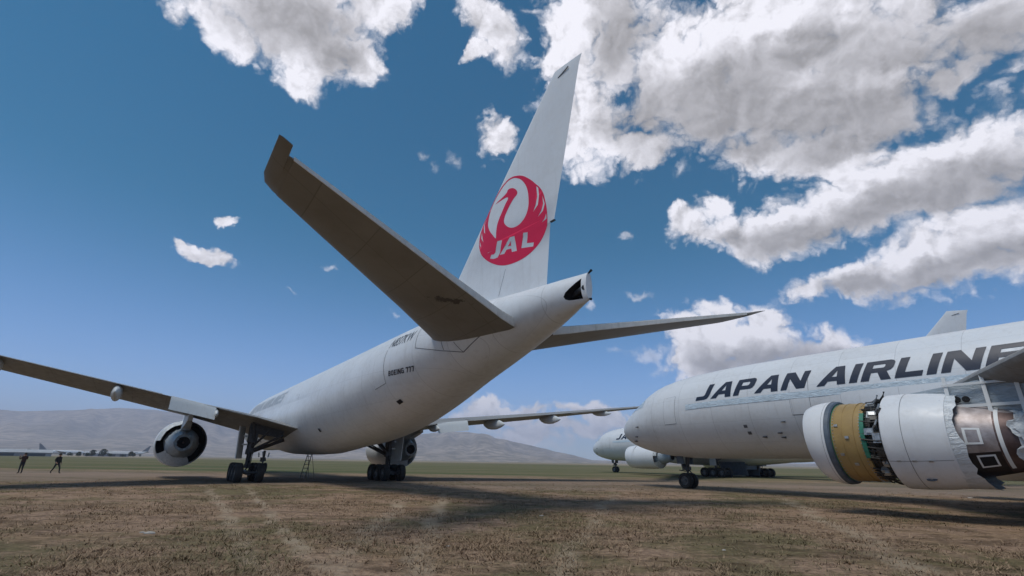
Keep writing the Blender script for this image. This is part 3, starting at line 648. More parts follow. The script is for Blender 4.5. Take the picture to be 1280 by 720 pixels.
def make_airliner(name, origin, rot, titles=True, reg=False, engines=('covered', 'covered'), erad=1.85, bay_doors=False, film_band=True, lite=False):
    root = empty(name, origin, rot)
    na = 64
    xs = sorted(set([0, .02, .06, .15, .3, .5, .75, 1, 1.4, 1.8, 2.3, 2.8, 3.4, 4, 4.7, 5.5, 6.5, 7.5, 8.5, 10]+[10+1.5*i for i in range(1, 21)]+[40+.75*i for i in range(1, 28)]+[61.0]))
    ring = lambda x: [fus_pt(x, 2*math.pi*j/na) for j in range(na)]
    body = MB().loft([ring(x) for x in xs]).build('fuselage', M['white'], root, sharp=60)
    # tail cone with the exhaust opening cut into its port side
    tcone = MB().loft([ring(x) for x in np.linspace(61.0, 62.7, 12)]).build('tail_cone', [M['white'], M['black']], root, sharp=50)
    if reg:
        cut = MB(); pl = [(61.86, 7.42), (61.90, 7.32), (62.02, 7.27), (62.2, 7.26), (62.52, 7.26), (62.52, 8.03), (62.36, 7.92), (62.12, 7.72), (61.95, 7.57)]
        cut.loft([[(x, -1.5, z) for x, z in pl], [(x, .06, z) for x, z in pl]]); cut.m = [1]*len(cut.f)
        co = cut.build('cutter', [M['white'], M['black']], root, smooth=False)
        bm_ = tcone.modifiers.new('b', 'BOOLEAN'); bm_.object = co; bm_.operation = 'DIFFERENCE'; bm_.solver = 'EXACT'
        dg = bpy.context.evaluated_depsgraph_get(); dg.update(); me = bpy.data.meshes.new_from_object(tcone.evaluated_get(dg))
        tcone.modifiers.clear(); tcone.data = me; bpy.data.objects.remove(co)
        MB().tube([(61.9, .02, 7.58), (62.64, -.12, 7.66)], .13, 12).build('exhaust_pipe', M['gearm'], tcone)
        MB().tube([(62.69, 0, 8.22), (62.86, 0, 8.30)], [.03, .05], 8).build('tail_light', M['black'], tcone)
        MB().tube([(62.69, 0, 7.24), (62.78, 0, 7.2)], [.03, .05], 8).build('static_wick', M['black'], tcone)
    # wing to body fairing
    rings = []
    for x, g_ in [(17.2, .0), (18.5, .10), (20.5, .28), (23, .40), (27, .45), (31, .45), (34.5, .40), (37, .25), (39.2, .08), (40.4, .0)]:
        rr_ = []
        for j in range(33):
            a = -math.pi*(-.03+1.06*j/32); p = fus_pt(x, a)
            e = g_*(.55+.6*max(0, -math.sin(a)) if True else 0)*min(1, max(0, (-math.sin(a)+.12)/.35))
            rr_.append(fus_pt(x, a, e+.006-.02*(g_ == 0)))
        rings.append(rr_)
    MB().loft(rings, (False, False), False).build('belly_fairing', M['white'], root, sharp=60)
    for s in (1, -1):
        wg = MB().loft([wing_ring(-s*y, le, te, z+wl(y, s), t, 1., tw) for y, le, te, z, t, tw in WS]).build('wing', M['grey'], root, sharp=40)
        if not lite:
            for (y0, y1, nm, drp, cf, mt) in [(3.4, 8.3, 'inboard_flap', 1.5, .20, 'grey'), (8.5, 11.2, 'flaperon', 62, .165, 'lightgrey'), (11.7, 20.8, 'outboard_flap', 1.5, .20, 'grey'), (21.0, 27.5, 'aileron', 5, .22, 'grey')]:
                rings = []
                for i in range(5):
                    y = y0+(y1-y0)*i/4; le, te, z, t, tw = wstat(y, s); c = (te-le)*cf if nm != 'flaperon' else 1.0
                    zt = z-math.tan(tw)*(te-le)*.5; hx = te-(.12 if nm == 'flaperon' else c*.9); hz = zt+(.06 if nm == 'flaperon' else .03); a = R(drp); rg = []
                    for u, h in ((0, 0), (.03, .05), (.15, .075), (.4, .06), (1, .004), (.4, -.05), (.15, -.07), (.03, -.05)):
                        px_, pz_ = u*c, h*c*1.25; rg.append((hx+px_*math.cos(a)+pz_*math.sin(a), -s*y, hz-px_*math.sin(a)+pz_*math.cos(a)))
                    rings.append(rg)
                MB().loft(rings).build(nm, M[mt], wg, sharp=30)
            for y, L, r in [(8.45, 2.2, .26), (14.0, 3.6, .40), (19.3, 3.2, .36), (24.5, 2.6, .22)]:
                le, te, z, t, tw = wstat(y, s); z0 = z-math.tan(tw)*(te-le)*.5; f = MB(); rings = []
                for u, q in ((0, .05), (.1, .55), (.25, .9), (.45, 1), (.65, .92), (.82, .62), (.94, .3), (1, .06)):
                    x = te-L*.72+L*u; rings.append([(x, -s*y+math.cos(b)*r*q*.7, z0-.28*r/.3-.18*u+math.sin(b)*r*q*1.25) for b in [2*math.pi*j/16 for j in range(16)]])
                f.loft(rings); f.build('flap_track_fairing', M['lightgrey'], wg)
        # stabiliser, its elevator missing: a blunt rear spar
        sb = MB(); rg = [wing_ring(-s*y, le, te+(te-le)*.33, z, t, .752) for y, le, te, z, t in SS]; sb.loft(rg)
        so = sb.build('horizontal_stabilizer', M['stab'], root, sharp=40)
        tp = MB()
        def tipring(y, le, te, z, t): return [(le+(te-le)*u, -s*y, z+h*t) for u, h in ((0, 0), (.06, .6), (.3, 1), (.7, .8), (1, .12), (1, -.12), (.7, -.8), (.3, -1), (.06, -.6))]
        tp.loft([tipring(10.3, 60.95, 63.02, 8.57, .12), tipring(10.42, 61.05, 63.05, 8.59, .12), tipring(10.44, 61.07, 63.55, 8.59, .11), tipring(10.68, 61.35, 63.68, 8.63, .08), tipring(10.78, 61.8, 63.70, 8.65, .02)])
        tp.build('stabilizer_tip', M['stab'], so)
        fc = MB(); rings = []
        for y, le, te, z, t in SS:
            x = te+.004; h = np.interp(.752, AFX, AFY)*t*1.05*(te-le)*1.33
            rings.append([(x, -s*y, z+h*.93), (x+.02, -s*y, z+h*.8), (x+.02, -s*y, z-h*.75), (x, -s*y, z-h*.86)])
        fc.loft(rings); fc.build('rear_spar', M['spar'], so, smooth=False)
        # seams of the cut-out in which the stabiliser pivots
        if not lite:
            sm = MB()
            for pl_ in ([(53.2, 7.75), (53.3, 6.75), (55.2, 6.35), (56.4, 6.15)], [(55.3, 6.75), (55.35, 6.36)], [(56.4, 6.15), (57.6, 6.6), (58.9, 6.95)], [(56.1, 6.6), (56.4, 6.15)]):
                rings = []
                for q in range(len(pl_)-1):
                    (xa, za), (xb, zb) = pl_[q], pl_[q+1]
                    for i in range(7):
                        t = i/6; x, z = xa+(xb-xa)*t, za+(zb-za)*t; L_ = math.hypot(xb-xa, zb-za); nx, nz = -(zb-za)/L_*.014, (xb-xa)/L_*.014
                        rings.append([fus_xz(x+nx, z+nz, .008), fus_xz(x-nx, z-nz, .008)])
                if s < 0: rings = [[(p.x, -p.y, p.z) for p in rg_] for rg_ in rings]
                sm.loft(rings, (False, False), False)
            sm.build('pivot_seam', M['seam'], body)
    # fin
    fr = []
    for z in (8.0, 9.0, 10, 11.19, 11.22, 12.5, 14, 16, 17.5, 18.2):
        le, te = fin_le(z), fin_te(z); c = te-le
        pts = [(u, np.interp(u, AFX, AFY)*c*.094) for u in AFX]; fr.append([(le+u*c, -t, z) for u, t in pts]+[(le+u*c, t, z) for u, t in pts[1:-1][::-1]])
    for x0_, x1_, z0_, z1_, q in ((60.78, 62.83, 18.62, 18.50, .7), (61.05, 62.88, 18.90, 18.60, .25)):
        rg_ = []
        for (x, y_, z) in fr[9]:
            le, te = fin_le(18.2), fin_te(18.2); u = (x-le)/(te-le); rg_.append((x0_+u*(x1_-x0_), y_*q, z0_+u*(z1_-z0_)))
        fr.append(rg_)
    fin = MB().loft(fr).build('vertical_fin', M['fin'], root, sharp=45)
    if not lite:
        # dark gap along the rudder hinge, on both sides
        for s in (1, -1):
            hb = MB(); rings = []
            for i in range(24):
                z = 8.75+(9.95-8.75)*i/23; le, te = fin_le(z), fin_te(z); x = te-(te-le)*.335
                a, b = fin_y(x, z, .004), fin_y(x+.022, z, .004)
                rings.append([(a.x, a.y*s, a.z), (b.x, b.y*s, b.z)])
            hb.loft(rings, (False, False), False); hb.build('rudder_gap', M['seam'], fin)
        rp = MB(); rp.box((fin_te(11.22)-.10, 0, 11.2), (.26, .10, .04)); rp.build('rudder_fitting', M['gearm'], fin)
        tt = MB(); tt.box((61.75, -.10, 18.33), (.7, .03, .05), (0, R(-12), 0)); tt.build('aerial_slot', M['seam'], fin)
    if not lite:
        loops = [LOGO['outer'], LOGO['inner']]+LOGO['cuts']
        def dens(lp):
            out = []
            for i in range(len(lp)):
                a, b, c_, d = lp[i-1], lp[i], lp[(i+1) % len(lp)], lp[(i+2) % len(lp)]
                for t in (0, .33, .67):
                    out.append(tuple(.5*((2*b[j])+(-a[j]+c_[j])*t+(2*a[j]-5*b[j]+4*c_[j]-d[j])*t*t+(-a[j]+3*b[j]-3*c_[j]+d[j])*t**3) for j in (0, 1)))
            return out
        loops = [dens(loops[0]), dens(loops[1])]+loops[2:]
        for s in (1, -1):
            def mp_(u, v, s=s):
                p = fin_y(u, v, .006); return (p.x, p.y*s, p.z)
            flat_decal(loops, .25, mp_, 'crane_emblem', M['red'], fin)
    if titles:
        lp = []; cx = 9.45
        H = 1.12; GAP = .155
        for ch in 'JAPAN AIRLINES':
            if ch == ' ': cx += .42*H; continue
            wd, L = GL[ch]
            for l_ in L: lp.append([(cx+(x+.33*z)*H, z*H) for x, z in l_])
            cx += (wd+GAP)*H
        flat_decal(lp, .22, lambda u, v: fus_pt(u, R(13.2)+v/3.1, .018), 'airline_lettering', M['faded'] if reg else M['navy'], body)
    if film_band and not reg:
        fb = MB(); patch(fb, 8.6, 41, R(3.0), R(10.0), .014, 60, 3); fb.build('window_cover', M['film'], body)
    if not lite:
        for (xd, z0, z1, wd) in [(7.1, 4.42, 6.3, 1.05), (16.4, 4.5, 6.4, 1.1), (33.2, 4.55, 6.4, 1.1)]+([(49.75, 5.30, 7.05, 1.15)] if reg else [(46.9, 4.6, 6.45, 1.05)]):
            a0, a1 = ang(xd, z0), ang(xd, z1)
            d = MB(); patch(d, xd-wd/2-.016, xd+wd/2+.016, a0-.010, a1+.004, .006); d.build('door_seam', M['seam'], body)
            d = MB(); patch(d, xd-wd/2, xd+wd/2, a0, a1, .010); dd = d.build('door', M['white'], body)
        for (xd, z0, z1, wd) in [(12.75, 3.92, 4.10, .24), (12.85, 3.52, 3.70, .24)]:
            d = MB(); patch(d, xd-wd/2, xd+wd/2, ang(xd, z0), ang(xd, z1), .012, 3, 3); d.build('service_vent', M['seam'], body)
        for (xd, zz, r) in [(3.6, 4.4, .05), (3.1, 3.7, .05), (2.7, 3.4, .07), (15.3, 4.15, .045), (13.82, 3.36, .07), (14.85, 3.55, .06), (14.95, 3.3, .06)]:
            p = fus_xz(xd, zz, .02); MB().tube([p, p+Vector((-.25, -.05, 0))], [r, r*.4], 8).build('probe', M['gearm'], body)
        # cockpit windows
        for (xa, xb, za, zb) in [(1.75, 2.55, 5.62, 6.0), (2.65, 3.35, 5.75, 6.35), (3.45, 4.1, 5.85, 6.45)]:
            for s in (1, -1):
                d = MB(); rings = []
                for i in range(5):
                    x = xa+(xb-xa)*i/4; rings.append([fus_xz(x, za+(zb-za)*j/3*(.8+.05*i), .014) for j in range(4)])
                if s < 0: rings = [[(p.x, -p.y, p.z) for p in rg_] for rg_ in rings]
                d.loft(rings, (False, False), False); d.build('cockpit_window', M['film'], body)
    if reg:
        flat_decal(words('BOEING 777', .24, .80, .3, .22, .7), .3, lambda u, v: fus_xz(50.75+u, 5.70+v+.01*u, .010), 'type_lettering', M['navy'], body)
        text_decal('N837KW', .78, .14, .80, .0, .3, lambda u, v: fus_xz(50.3+u, 7.22+v, .010), 'registration_lettering', M['regink'], body)
        for xd, zz, wd, h in [(37.9, 3.45, .42, .2), (38.9, 3.50, .42, .2), (50.5, 4.45, .42, .14)]:
            d = MB(); patch(d, xd-wd/2, xd+wd/2, ang(xd, zz), ang(xd, zz+h), .13 if xd < 39.5 else .02, 3, 3); d.build('drain_vent', M['black'], body)
    main_gear(root, 1); main_gear(root, -1); nose_gear(root)
    if bay_doors:
        d = MB()
        for s in (1, -1): d.box((32.2, s*1.7, 1.2), (4.2, .07, 1.9), (R(-16*s), 0, 0))
        d.box((32.2, 0, 1.65), (3.8, 2.6, 1.1)); d.build('wheel_bay_door', M['bluegrey'], root)
    for s, st in ((1, engines[0]), (-1, engines[1])):
        if st == 'open': open_engine(root, s)
        else: engine(root, s, 2.7, erad, st)
    return root

def frame_at(T, psi):
    dn = Vector((math.sin(psi), math.cos(psi), 0)); o = Vector((T[0], T[1], 0))+dn*62.7
    return tuple(o), math.atan2(-math.cos(psi), -math.sin(psi))
o1, r1 = frame_at((2.794, 16.092), -.62261)
LIFT[0] = .40; WROLL[0] = .034
p1 = make_airliner('airliner', o1, r1, reg=True)
tag(p1, 'white twin engine airliner nearest the viewer, seen from behind, red crane emblem on its fin', 'airplane', 'white airliners parked on the field')
LIFT[0] = 0.; WROLL[0] = -.03
o2, r2 = frame_at((44.787, -9.134), -.58377)
p2 = make_airliner('airliner', o2, r2, engines=('open', 'plain'), erad=1.65)
tag(p2, 'white airliner with large dark lettering and an opened engine showing its tan fan case', 'airplane', 'white airliners parked on the field')
o3, r3 = frame_at((51.545, 51.068), -.57108)
p3 = make_airliner('airliner', o3, r3, engines=('covered', 'plain'), erad=1.75, bay_doors=True)
tag(p3, 'white airliner mostly hidden behind the nose of the airliner with the opened engine', 'airplane', 'white airliners parked on the field')

# ------------------------------------------------------------------ ladder under the belly of the first airliner
def ladder():
    root = empty('stepladder', (0, 0, 0))
    for s in (-1, 1):
        MB().tube([(s*.26, 0, 0), (s*.20, .55, 2.05)], .035, 6).build('side_rail', M['alu2'], root)
        MB().tube([(s*.30, 1.25, 0), (s*.20, .62, 2.05)], .022, 6).build('rear_leg', M['alu2'], root)
    for i in range(6):
        t = (i+.7)/6.4; MB().box((0, .55*t, 2.05*t), (.50, .12, .05)).build('step', M['alu2'], root)
    MB().box((0, .58, 2.07), (.46, .22, .05)).build('top_cap', M['alu2'], root)
    return root
M['alu2'] = mat('worn_ladder_metal', (.16, .15, .13), .5, .3, build=mottled(.5, 8))
ld_ = ladder(); ld_.location = (-18.2, 45.0, .0); ld_.rotation_euler = (0, 0, R(-15))
tag(ld_, 'thin metal stepladder standing under the belly of the nearest airliner', 'ladder')

# ------------------------------------------------------------------ people
def person(name, joints, radii, edges, loc, rz, mats, zsplit, label, group):
    me = bpy.data.meshes.new(name); me.from_pydata([Vector(j) for j in joints], edges, []); o = bpy.data.objects.new(name, me); C.objects.link(o)
    md = o.modifiers.new('skin', 'SKIN')
    for i, r_ in enumerate(radii): me.skin_vertices[0].data[i].radius = (r_, r_)
    me.skin_vertices[0].data[0].use_root = True
    sb = o.modifiers.new('sub', 'SUBSURF'); sb.levels = 2; sb.render_levels = 2
    dg = bpy.context.evaluated_depsgraph_get(); dg.update(); nm = bpy.data.meshes.new_from_object(o.evaluated_get(dg))
    o.modifiers.clear(); o.data = nm; nm.materials.clear()
    for q in mats: nm.materials.append(q)
    hands = [Vector(joints[i]) for i in (12, 16)]
    for p in nm.polygons:
        c = p.center
        if c.z > 1.50 and abs(c.x) < .14 and min((c-h).length for h in hands) > .12: p.material_index = 2
        elif min((c-h).length for h in hands) < .11: p.material_index = 2
        elif c.z < .09: p.material_index = 3
        elif c.z < zsplit: p.material_index = 0
        else: p.material_index = 1
    nm.shade_smooth()
    h = MB(); hc = Vector(joints[4])+Vector((0, .01, .03))
    h.lathe([(-.02, .098), (.03, .112), (.07, .10), (.105, .06), (.12, .01)], hc, 'z', 16); h.build('hair', M['hair'], o)
    hf = Vector(joints[4])
    fm = MB(); fm.tube([hf+Vector((0, -.10, .01)), hf+Vector((0, -.125, -.02))], [.012, .018], 6)
    for s in (-1, 1): fm.tube([hf+Vector((s*.098, 0, .02)), hf+Vector((s*.108, .01, -.03))], .016, 6)
    fm.build('nose_and_ears', M['skin'], o)
    fg = MB()
    for hd, el in ((12, 11), (16, 15)):
        d = (Vector(joints[hd])-Vector(joints[el])).normalized(); a = d.cross(Vector((0, 1, 0)) if abs(d.y) < .8 else Vector((1, 0, 0))).normalized(); p0 = Vector(joints[hd])
        for i, L in enumerate((.07, .08, .075, .06)):
            q = p0+a*(i-1.5)*.02; fg.tube([q, q+d*L*.6, q+d*L+Vector((0, -.015, -.01))], [.010, .009, .007], 6)
        fg.tube([p0-a*.02, p0-a*.055+d*.03, p0-a*.06+d*.06], [.011, .010, .008], 6)
    fg.build('fingers', M['skin'], o)
    o.location = loc; o.rotation_euler = (0, 0, rz); tag(o, label, 'person', group); return o
M['skin'] = mat('skin', (.30, .17, .11), .6); M['hair'] = mat('dark_hair', (.015, .012, .01), .7)
M['jeans'] = mat('dark_trousers', (.022, .024, .03), .9, build=mottled(.4, 8)); M['shirt'] = mat('maroon_jacket', (.05, .022, .018), .9, build=mottled(.4, 7)); M['shirt2'] = mat('black_jacket', (.016, .015, .017), .9)
M['shoe'] = mat('black_shoe', (.012, .012, .012), .7)
E_ = [(0, 1), (1, 2), (2, 3), (3, 4), (4, 5), (2, 6), (6, 10), (10, 11), (11, 12), (2, 13), (13, 14), (14, 15), (15, 16), (0, 7), (7, 8), (8, 9), (9, 17), (0, 18), (18, 19), (19, 20), (20, 21)]
RAD = [.13, .135, .13, .055, .085, .075, .07, .095, .065, .045, .055, .042, .038, .07, .055, .042, .038, .04, .095, .065, .045, .04]
J1 = [(0, 0, .97), (0, 0, 1.18), (0, 0, 1.40), (0, 0, 1.52), (0, -.01, 1.64), (0, -.01, 1.73), (.18, 0, 1.43), (.10, 0, .88), (.11, -.02, .50), (.11, .01, .09), (.30, -.06, 1.22), (.22, -.26, 1.40), (.12, -.34, 1.56),
      (-.18, 0, 1.43), (-.30, -.06, 1.22), (-.22, -.26, 1.40), (-.10, -.34, 1.56), (.12, -.15, .045), (-.10, 0, .88), (-.11, -.01, .50), (-.12, .03, .09), (-.13, -.13, .045)]
J2 = [(0, 0, .95), (0, 0, 1.17), (0, -.02, 1.39), (0, -.03, 1.51), (0, -.05, 1.63), (0, -.05, 1.72), (.18, 0, 1.42), (.10, 0, .87), (.11, -.26, .52), (.11, -.36, .10), (.24, .05, 1.16), (.22, -.10, .94), (.20, -.16, .86),
      (-.18, 0, 1.42), (-.24, .06, 1.16), (-.22, -.12, .98), (-.20, -.2, .92), (.12, -.52, .06), (-.10, 0, .87), (-.11, .14, .50), (-.12, .40, .13), (-.13, .27, .05)]
gp = ground_at(24, 592); person('person', J1, RAD, E_, (gp.x, gp.y, 0), R(-100), [M['jeans'], M['shirt'], M['skin'], M['shoe']], .98, 'person in a dark maroon jacket standing with hands raised to the face, far left edge', 'people on the field')
gp = ground_at(68, 592); person('person', J2, RAD, E_, (gp.x, gp.y, 0), R(75), [M['jeans'], M['shirt2'], M['skin'], M['shoe']], .96, 'person in all black clothes walking across the field, mid stride', 'people on the field')

# ------------------------------------------------------------------ ground
def ground_mat(k, b, col):
    co = obco(k)
    sx = k.n('ShaderNodeSeparateXYZ'); k.l(co, sx.inputs[0])
    big = k.noise(co, .09, 6, .6); mid = k.noise(co, .55, 7, .62); fine = k.noise(co, 6.0, 8, .7); grit = k.noise(co, 40., 4, .7)
    mp = k.n('ShaderNodeMapping'); mp.inputs['Scale'].default_value = (.012, .12, 1); k.l(co, mp.inputs[0]); band = k.noise(mp.outputs[0], 1., 5, .55)
    soil = k.mix(k.ramp(fine, .36, .60), (.52, .345, .225), (.24, .15, .10))
    soil = k.mix(k.ramp(grit, .45, .7), soil, (.40, .30, .22))
    dry = k.mix(k.ramp(fine, .35, .65), (.40, .27, .165), (.21, .14, .085))
    olive = k.mix(k.ramp(fine, .35, .65), (.21, .175, .085), (.115, .10, .05))
    c = k.mix(k.ramp(mid, .40, .60), soil, dry)
    c = k.mix(k.math('MULTIPLY', k.ramp(k.math('ADD', k.math('MULTIPLY', big, .7), k.math('MULTIPLY', mid, .3)), .47, .56), .85), c, olive)
    dp = k.noise(co, .42, 6, .68); mp2 = k.n('ShaderNodeMapping'); mp2.inputs['Scale'].default_value = (.5, 1.6, 1); k.l(co, mp2.inputs[0]); dq = k.noise(mp2.outputs[0], 1.3, 7, .7)
    c = k.mix(k.math('MULTIPLY', k.ramp(k.math('ADD', k.math('MULTIPLY', dp, .5), k.math('MULTIPLY', dq, .5)), .49, .58), .62), c, (.085, .054, .032))
    # faint wheel ruts of pale bare earth
    wob = k.math('MULTIPLY', k.math('SUBTRACT', k.noise(co, .25, 4, .6), .5), 1.6)
    for (ua, va, ub, vb, wd_) in ((262, 612, 318, 690, .30), (310, 612, 395, 700, .26), (520, 610, 436, 690, .45), (560, 612, 520, 700, .4), (1010, 640, 1120, 700, .5), (760, 625, 700, 710, .35)):
        A_, B_ = ground_at(ua, va), ground_at(ub, vb); d_ = (B_-A_).normalized(); n_ = Vector((-d_.y, d_.x, 0))
        ds = k.math('ABSOLUTE', k.math('ADD', k.math('SUBTRACT', k.vmath('DOT_PRODUCT', co, tuple(n_)), n_.dot(A_)), wob))
        q = k.math('MULTIPLY', k.ramp(ds, wd_, wd_*.2, 0, 1), k.math('MULTIPLY', k.ramp(mid, .38, .58, .15, .75), k.ramp(sx.outputs[1], 36, 22)))
        c = k.mix(q, c, (.46, .36, .255))
    # tyre-worn bare lane beside the parked row, then the green infield and pale dry margin
    y = sx.outputs[1]; yw = k.math('ADD', y, k.math('MULTIPLY', k.math('SUBTRACT', k.noise(co, .05, 4, .6), .5), 16.0))
    lane = k.math('MULTIPLY', k.ramp(yw, 31, 36), k.ramp(yw, 62, 50))
    c = k.mix(k.math('MULTIPLY', lane, .75), c, k.mix(k.ramp(band, .4, .6), (.27, .20, .15), (.17, .135, .092)))
    grn = k.math('MULTIPLY', k.ramp(yw, 54, 70), k.ramp(y, 520, 300))
    c = k.mix(grn, c, k.mix(k.ramp(band, .42, .58), (.10, .11, .045), (.18, .15, .08)))
    far = k.ramp(y, 300, 560); c = k.mix(far, c, k.mix(k.ramp(k.noise(co, .004, 4, .6), .4, .6), (.32, .27, .20), (.17, .15, .10)))
    k.l(c, b.inputs['Base Color'])
    bp = k.n('ShaderNodeBump'); bp.inputs['Strength'].default_value = 1.0; bp.inputs['Distance'].default_value = .10
    k.l(k.math('ADD', k.math('MULTIPLY', mid, .8), k.math('ADD', fine, k.math('MULTIPLY', grit, .25))), bp.inputs['Height']); k.l(bp.outputs[0], b.inputs['Normal'])
gm = mat('dry_field', (.2, .15, .1), .95, build=ground_mat, spec=.15)
g = MB(); gr = []
rad = [0, 2, 5, 8, 11, 14, 18, 23, 30, 40, 60, 100, 200, 500, 1500, 5000, 14000]
for r_ in rad[1:]:
    row = []
    for j in range(96):
        a = 2*math.pi*j/96; row.append((r_*math.cos(a), r_*math.sin(a), 0.0))
    gr.append(row)
g.loft(gr, (True, False)); gobj = g.build('ground', gm, smooth=False); tag(gobj, kind='structure')
gobj.data.polygons.foreach_set('use_smooth', [True]*len(gobj.data.polygons))

# dry grass tufts: one uncountable mass
rg = np.random.default_rng(5); N = 26000
th = rg.uniform(R(-62), R(62), N*3); rr_ = 4.5+rg.beta(1.0, 1.9, N*3)*46
X = np.sin(th)*rr_; Y = np.cos(th)*rr_
def lump(x, y):
    return (np.sin(x*.9+1.3*np.sin(y*.7))+np.sin(y*1.1+1.7*np.sin(x*.5+2))+.8*np.sin(x*2.3+y*1.9)+.8*np.sin(x*.31-y*.43+1))*.25
keep = (lump(X, Y)+rg.normal(0, .42, N*3)) > .12
X, Y = X[keep][:N], Y[keep][:N]; n = len(X); NB = 7
a = rg.uniform(0, 2*np.pi, (n, NB)); hh = rg.uniform(.02, .09, (n, 1))*rg.uniform(.5, 1.1, (n, NB))*(1+.5*(rg.random((n, 1)) > .93)); sprd = rg.uniform(.02, .16, (n, NB)); lean = rg.uniform(.03, .20, (n, NB))
bx = X[:, None]+np.cos(a)*sprd; by = Y[:, None]+np.sin(a)*sprd; wd = rg.uniform(.006, .016, (n, NB)); pa = a+np.pi/2
V = np.stack([np.stack([bx-np.cos(pa)*wd, by-np.sin(pa)*wd, np.full_like(bx, -.01)], -1), np.stack([bx+np.cos(pa)*wd, by+np.sin(pa)*wd, np.full_like(bx, -.01)], -1), np.stack([bx+np.cos(a)*lean, by+np.sin(a)*lean, hh], -1)], 2).reshape(-1, 3)
me = bpy.data.meshes.new('dry_grass'); nt = len(V)//3
me.vertices.add(len(V)); me.vertices.foreach_set('co', V.astype('f').ravel()); me.loops.add(nt*3); me.loops.foreach_set('vertex_index', np.arange(nt*3, dtype='i'))
me.polygons.add(nt); me.polygons.foreach_set('loop_start', np.arange(0, nt*3, 3, dtype='i')); me.polygons.foreach_set('loop_total', np.full(nt, 3, dtype='i')); me.update(calc_edges=True)
def grass_mat(k, b, col):
    ge = k.n('ShaderNodeNewGeometry'); r_ = ge.outputs['Random Per Island']; n_ = k.noise(obco(k), .25, 4, .6)
    c = k.mix(k.ramp(r_, 0, 1, smooth=False), (.14, .09, .055), (.37, .26, .165)); k.l(k.mix(k.ramp(n_, .48, .6), c, k.mix(r_, (.13, .105, .055), (.22, .18, .10))), b.inputs['Base Color'])
me.materials.append(mat('dry_grass_blades', (.2, .16, .1), .8, build=grass_mat, spec=.2))
go_ = bpy.data.objects.new('dry_grass', me); C.objects.link(go_); tag(go_, 'sparse dry grass tufts scattered over the brown soil', 'grass', kind='stuff')

# a few pale stones and scraps
for i, (u, v, s_) in enumerate([(187, 667, .12), (178, 666, .07), (677, 645, .08), (1213, 623, .16), (560, 683, .05), (905, 688, .05)]):
    p = ground_at(u, v); st = MB(); rs = random.Random(i)
    st.loft([[(math.cos(q)*s_*rr__*rs.uniform(.8, 1.2), math.sin(q)*s_*.6*rr__*rs.uniform(.8, 1.2), z*s_) for q in [2*math.pi*j/9 for j in range(9)]] for z, rr__ in ((-.1, .9), (.1, 1), (.28, .8), (.38, .4))])
    so = st.build('stone', mat('pale_stone', (.42, .39, .35), .9, build=mottled(.4, 12))); so.location = (p.x, p.y, 0)
    tag(so, ['flat pale stone on dry ground, largest of the left pair', 'small pale stone just left of a larger flat one', 'small pale stone on dark soil near the picture centre', 'pale stone lying below the opened engine', 'tiny pale stone on the soil left of centre', 'tiny pale stone on the sandy soil right of centre'][i], 'stone', 'pale stones on the field')

# ------------------------------------------------------------------ hills
def azel(u, v): d = aim(u, v); return math.atan2(d.x, d.y), math.atan2(d.z, math.hypot(d.x, d.y))
RA = [azel(u, v) for u, v in [(-400, 470), (-200, 496), (0, 511), (20, 512.5), (110, 512.5), (150, 510), (200, 513), (300, 520), (380, 528), (440, 534), (500, 552)]]
RA = [(-1.7, RA[0][1])]+RA+[(-.1, .004), (.0, .0)]
RB = [azel(u, v) for u, v in [(340, 572), (420, 562), (480, 551), (530, 542), (560, 538), (585, 539), (620, 548), (655, 555), (690, 562), (740, 575)]]+[(.25, .004), (.6, .0045), (1.0, .0075), (1.4, .006)]
def hill(name, prof, R0_, R1_, R2_, seed, amp):
    az = np.linspace(prof[0][0], prof[-1][0], 260); el = np.interp(az, [p[0] for p in prof], [p[1] for p in prof])
    rs = np.random.default_rng(seed); rows = []
    ph = rs.uniform(0, 6.28, 12)
    for i in range(34):
        t = i/33; rad_ = R0_+(R1_-R0_)*min(t/.7, 1)+(R2_-R1_)*max(0, (t-.7)/.3); f = min(t/.7, 1)**1.35 if t <= .7 else 1-((t-.7)/.3)*.5
        row = []
        for j, a in enumerate(az):
            gul = sum(math.sin(a*fq+ph[q]+1.2*math.sin(rad_/700+ph[q]))/(q+1.5) for q, fq in enumerate((23, 41, 67, 103, 151, 223)))
            h = math.tan(max(el[j], 0))*R1_*f*(1+amp*gul*math.sin(min(1, f)*math.pi))+CAM_H*f
            h += gul*6*(f > .98)*(el[j] > .01)
            row.append((math.sin(a)*rad_, math.cos(a)*rad_, h-1.0 if i else -4))
        rows.append(row)
    return MB().loft(rows, (False, False), False).build(name, M['hill'], sharp=80)
def hill_mat(k, b, col):
    co = obco(k); n_ = k.noise(co, .0016, 8, .62); n2 = k.noise(co, .012, 5, .6)
    c = k.mix(k.ramp(n_, .4, .62), (.42, .34, .26), (.26, .215, .16)); k.l(k.mix(k.math('MULTIPLY', k.ramp(n2, .45, .56), .7), c, (.11, .10, .07)), b.inputs['Base Color'])
M['hill'] = mat('dry_hillside', (.2, .17, .12), .95, build=hill_mat, spec=.1)
tag(hill('hills', RA, 3200, 7600, 9000, 1, .22), kind='structure')
tag(hill('hills', RB, 2600, 5200, 6400, 2, .32), kind='structure')

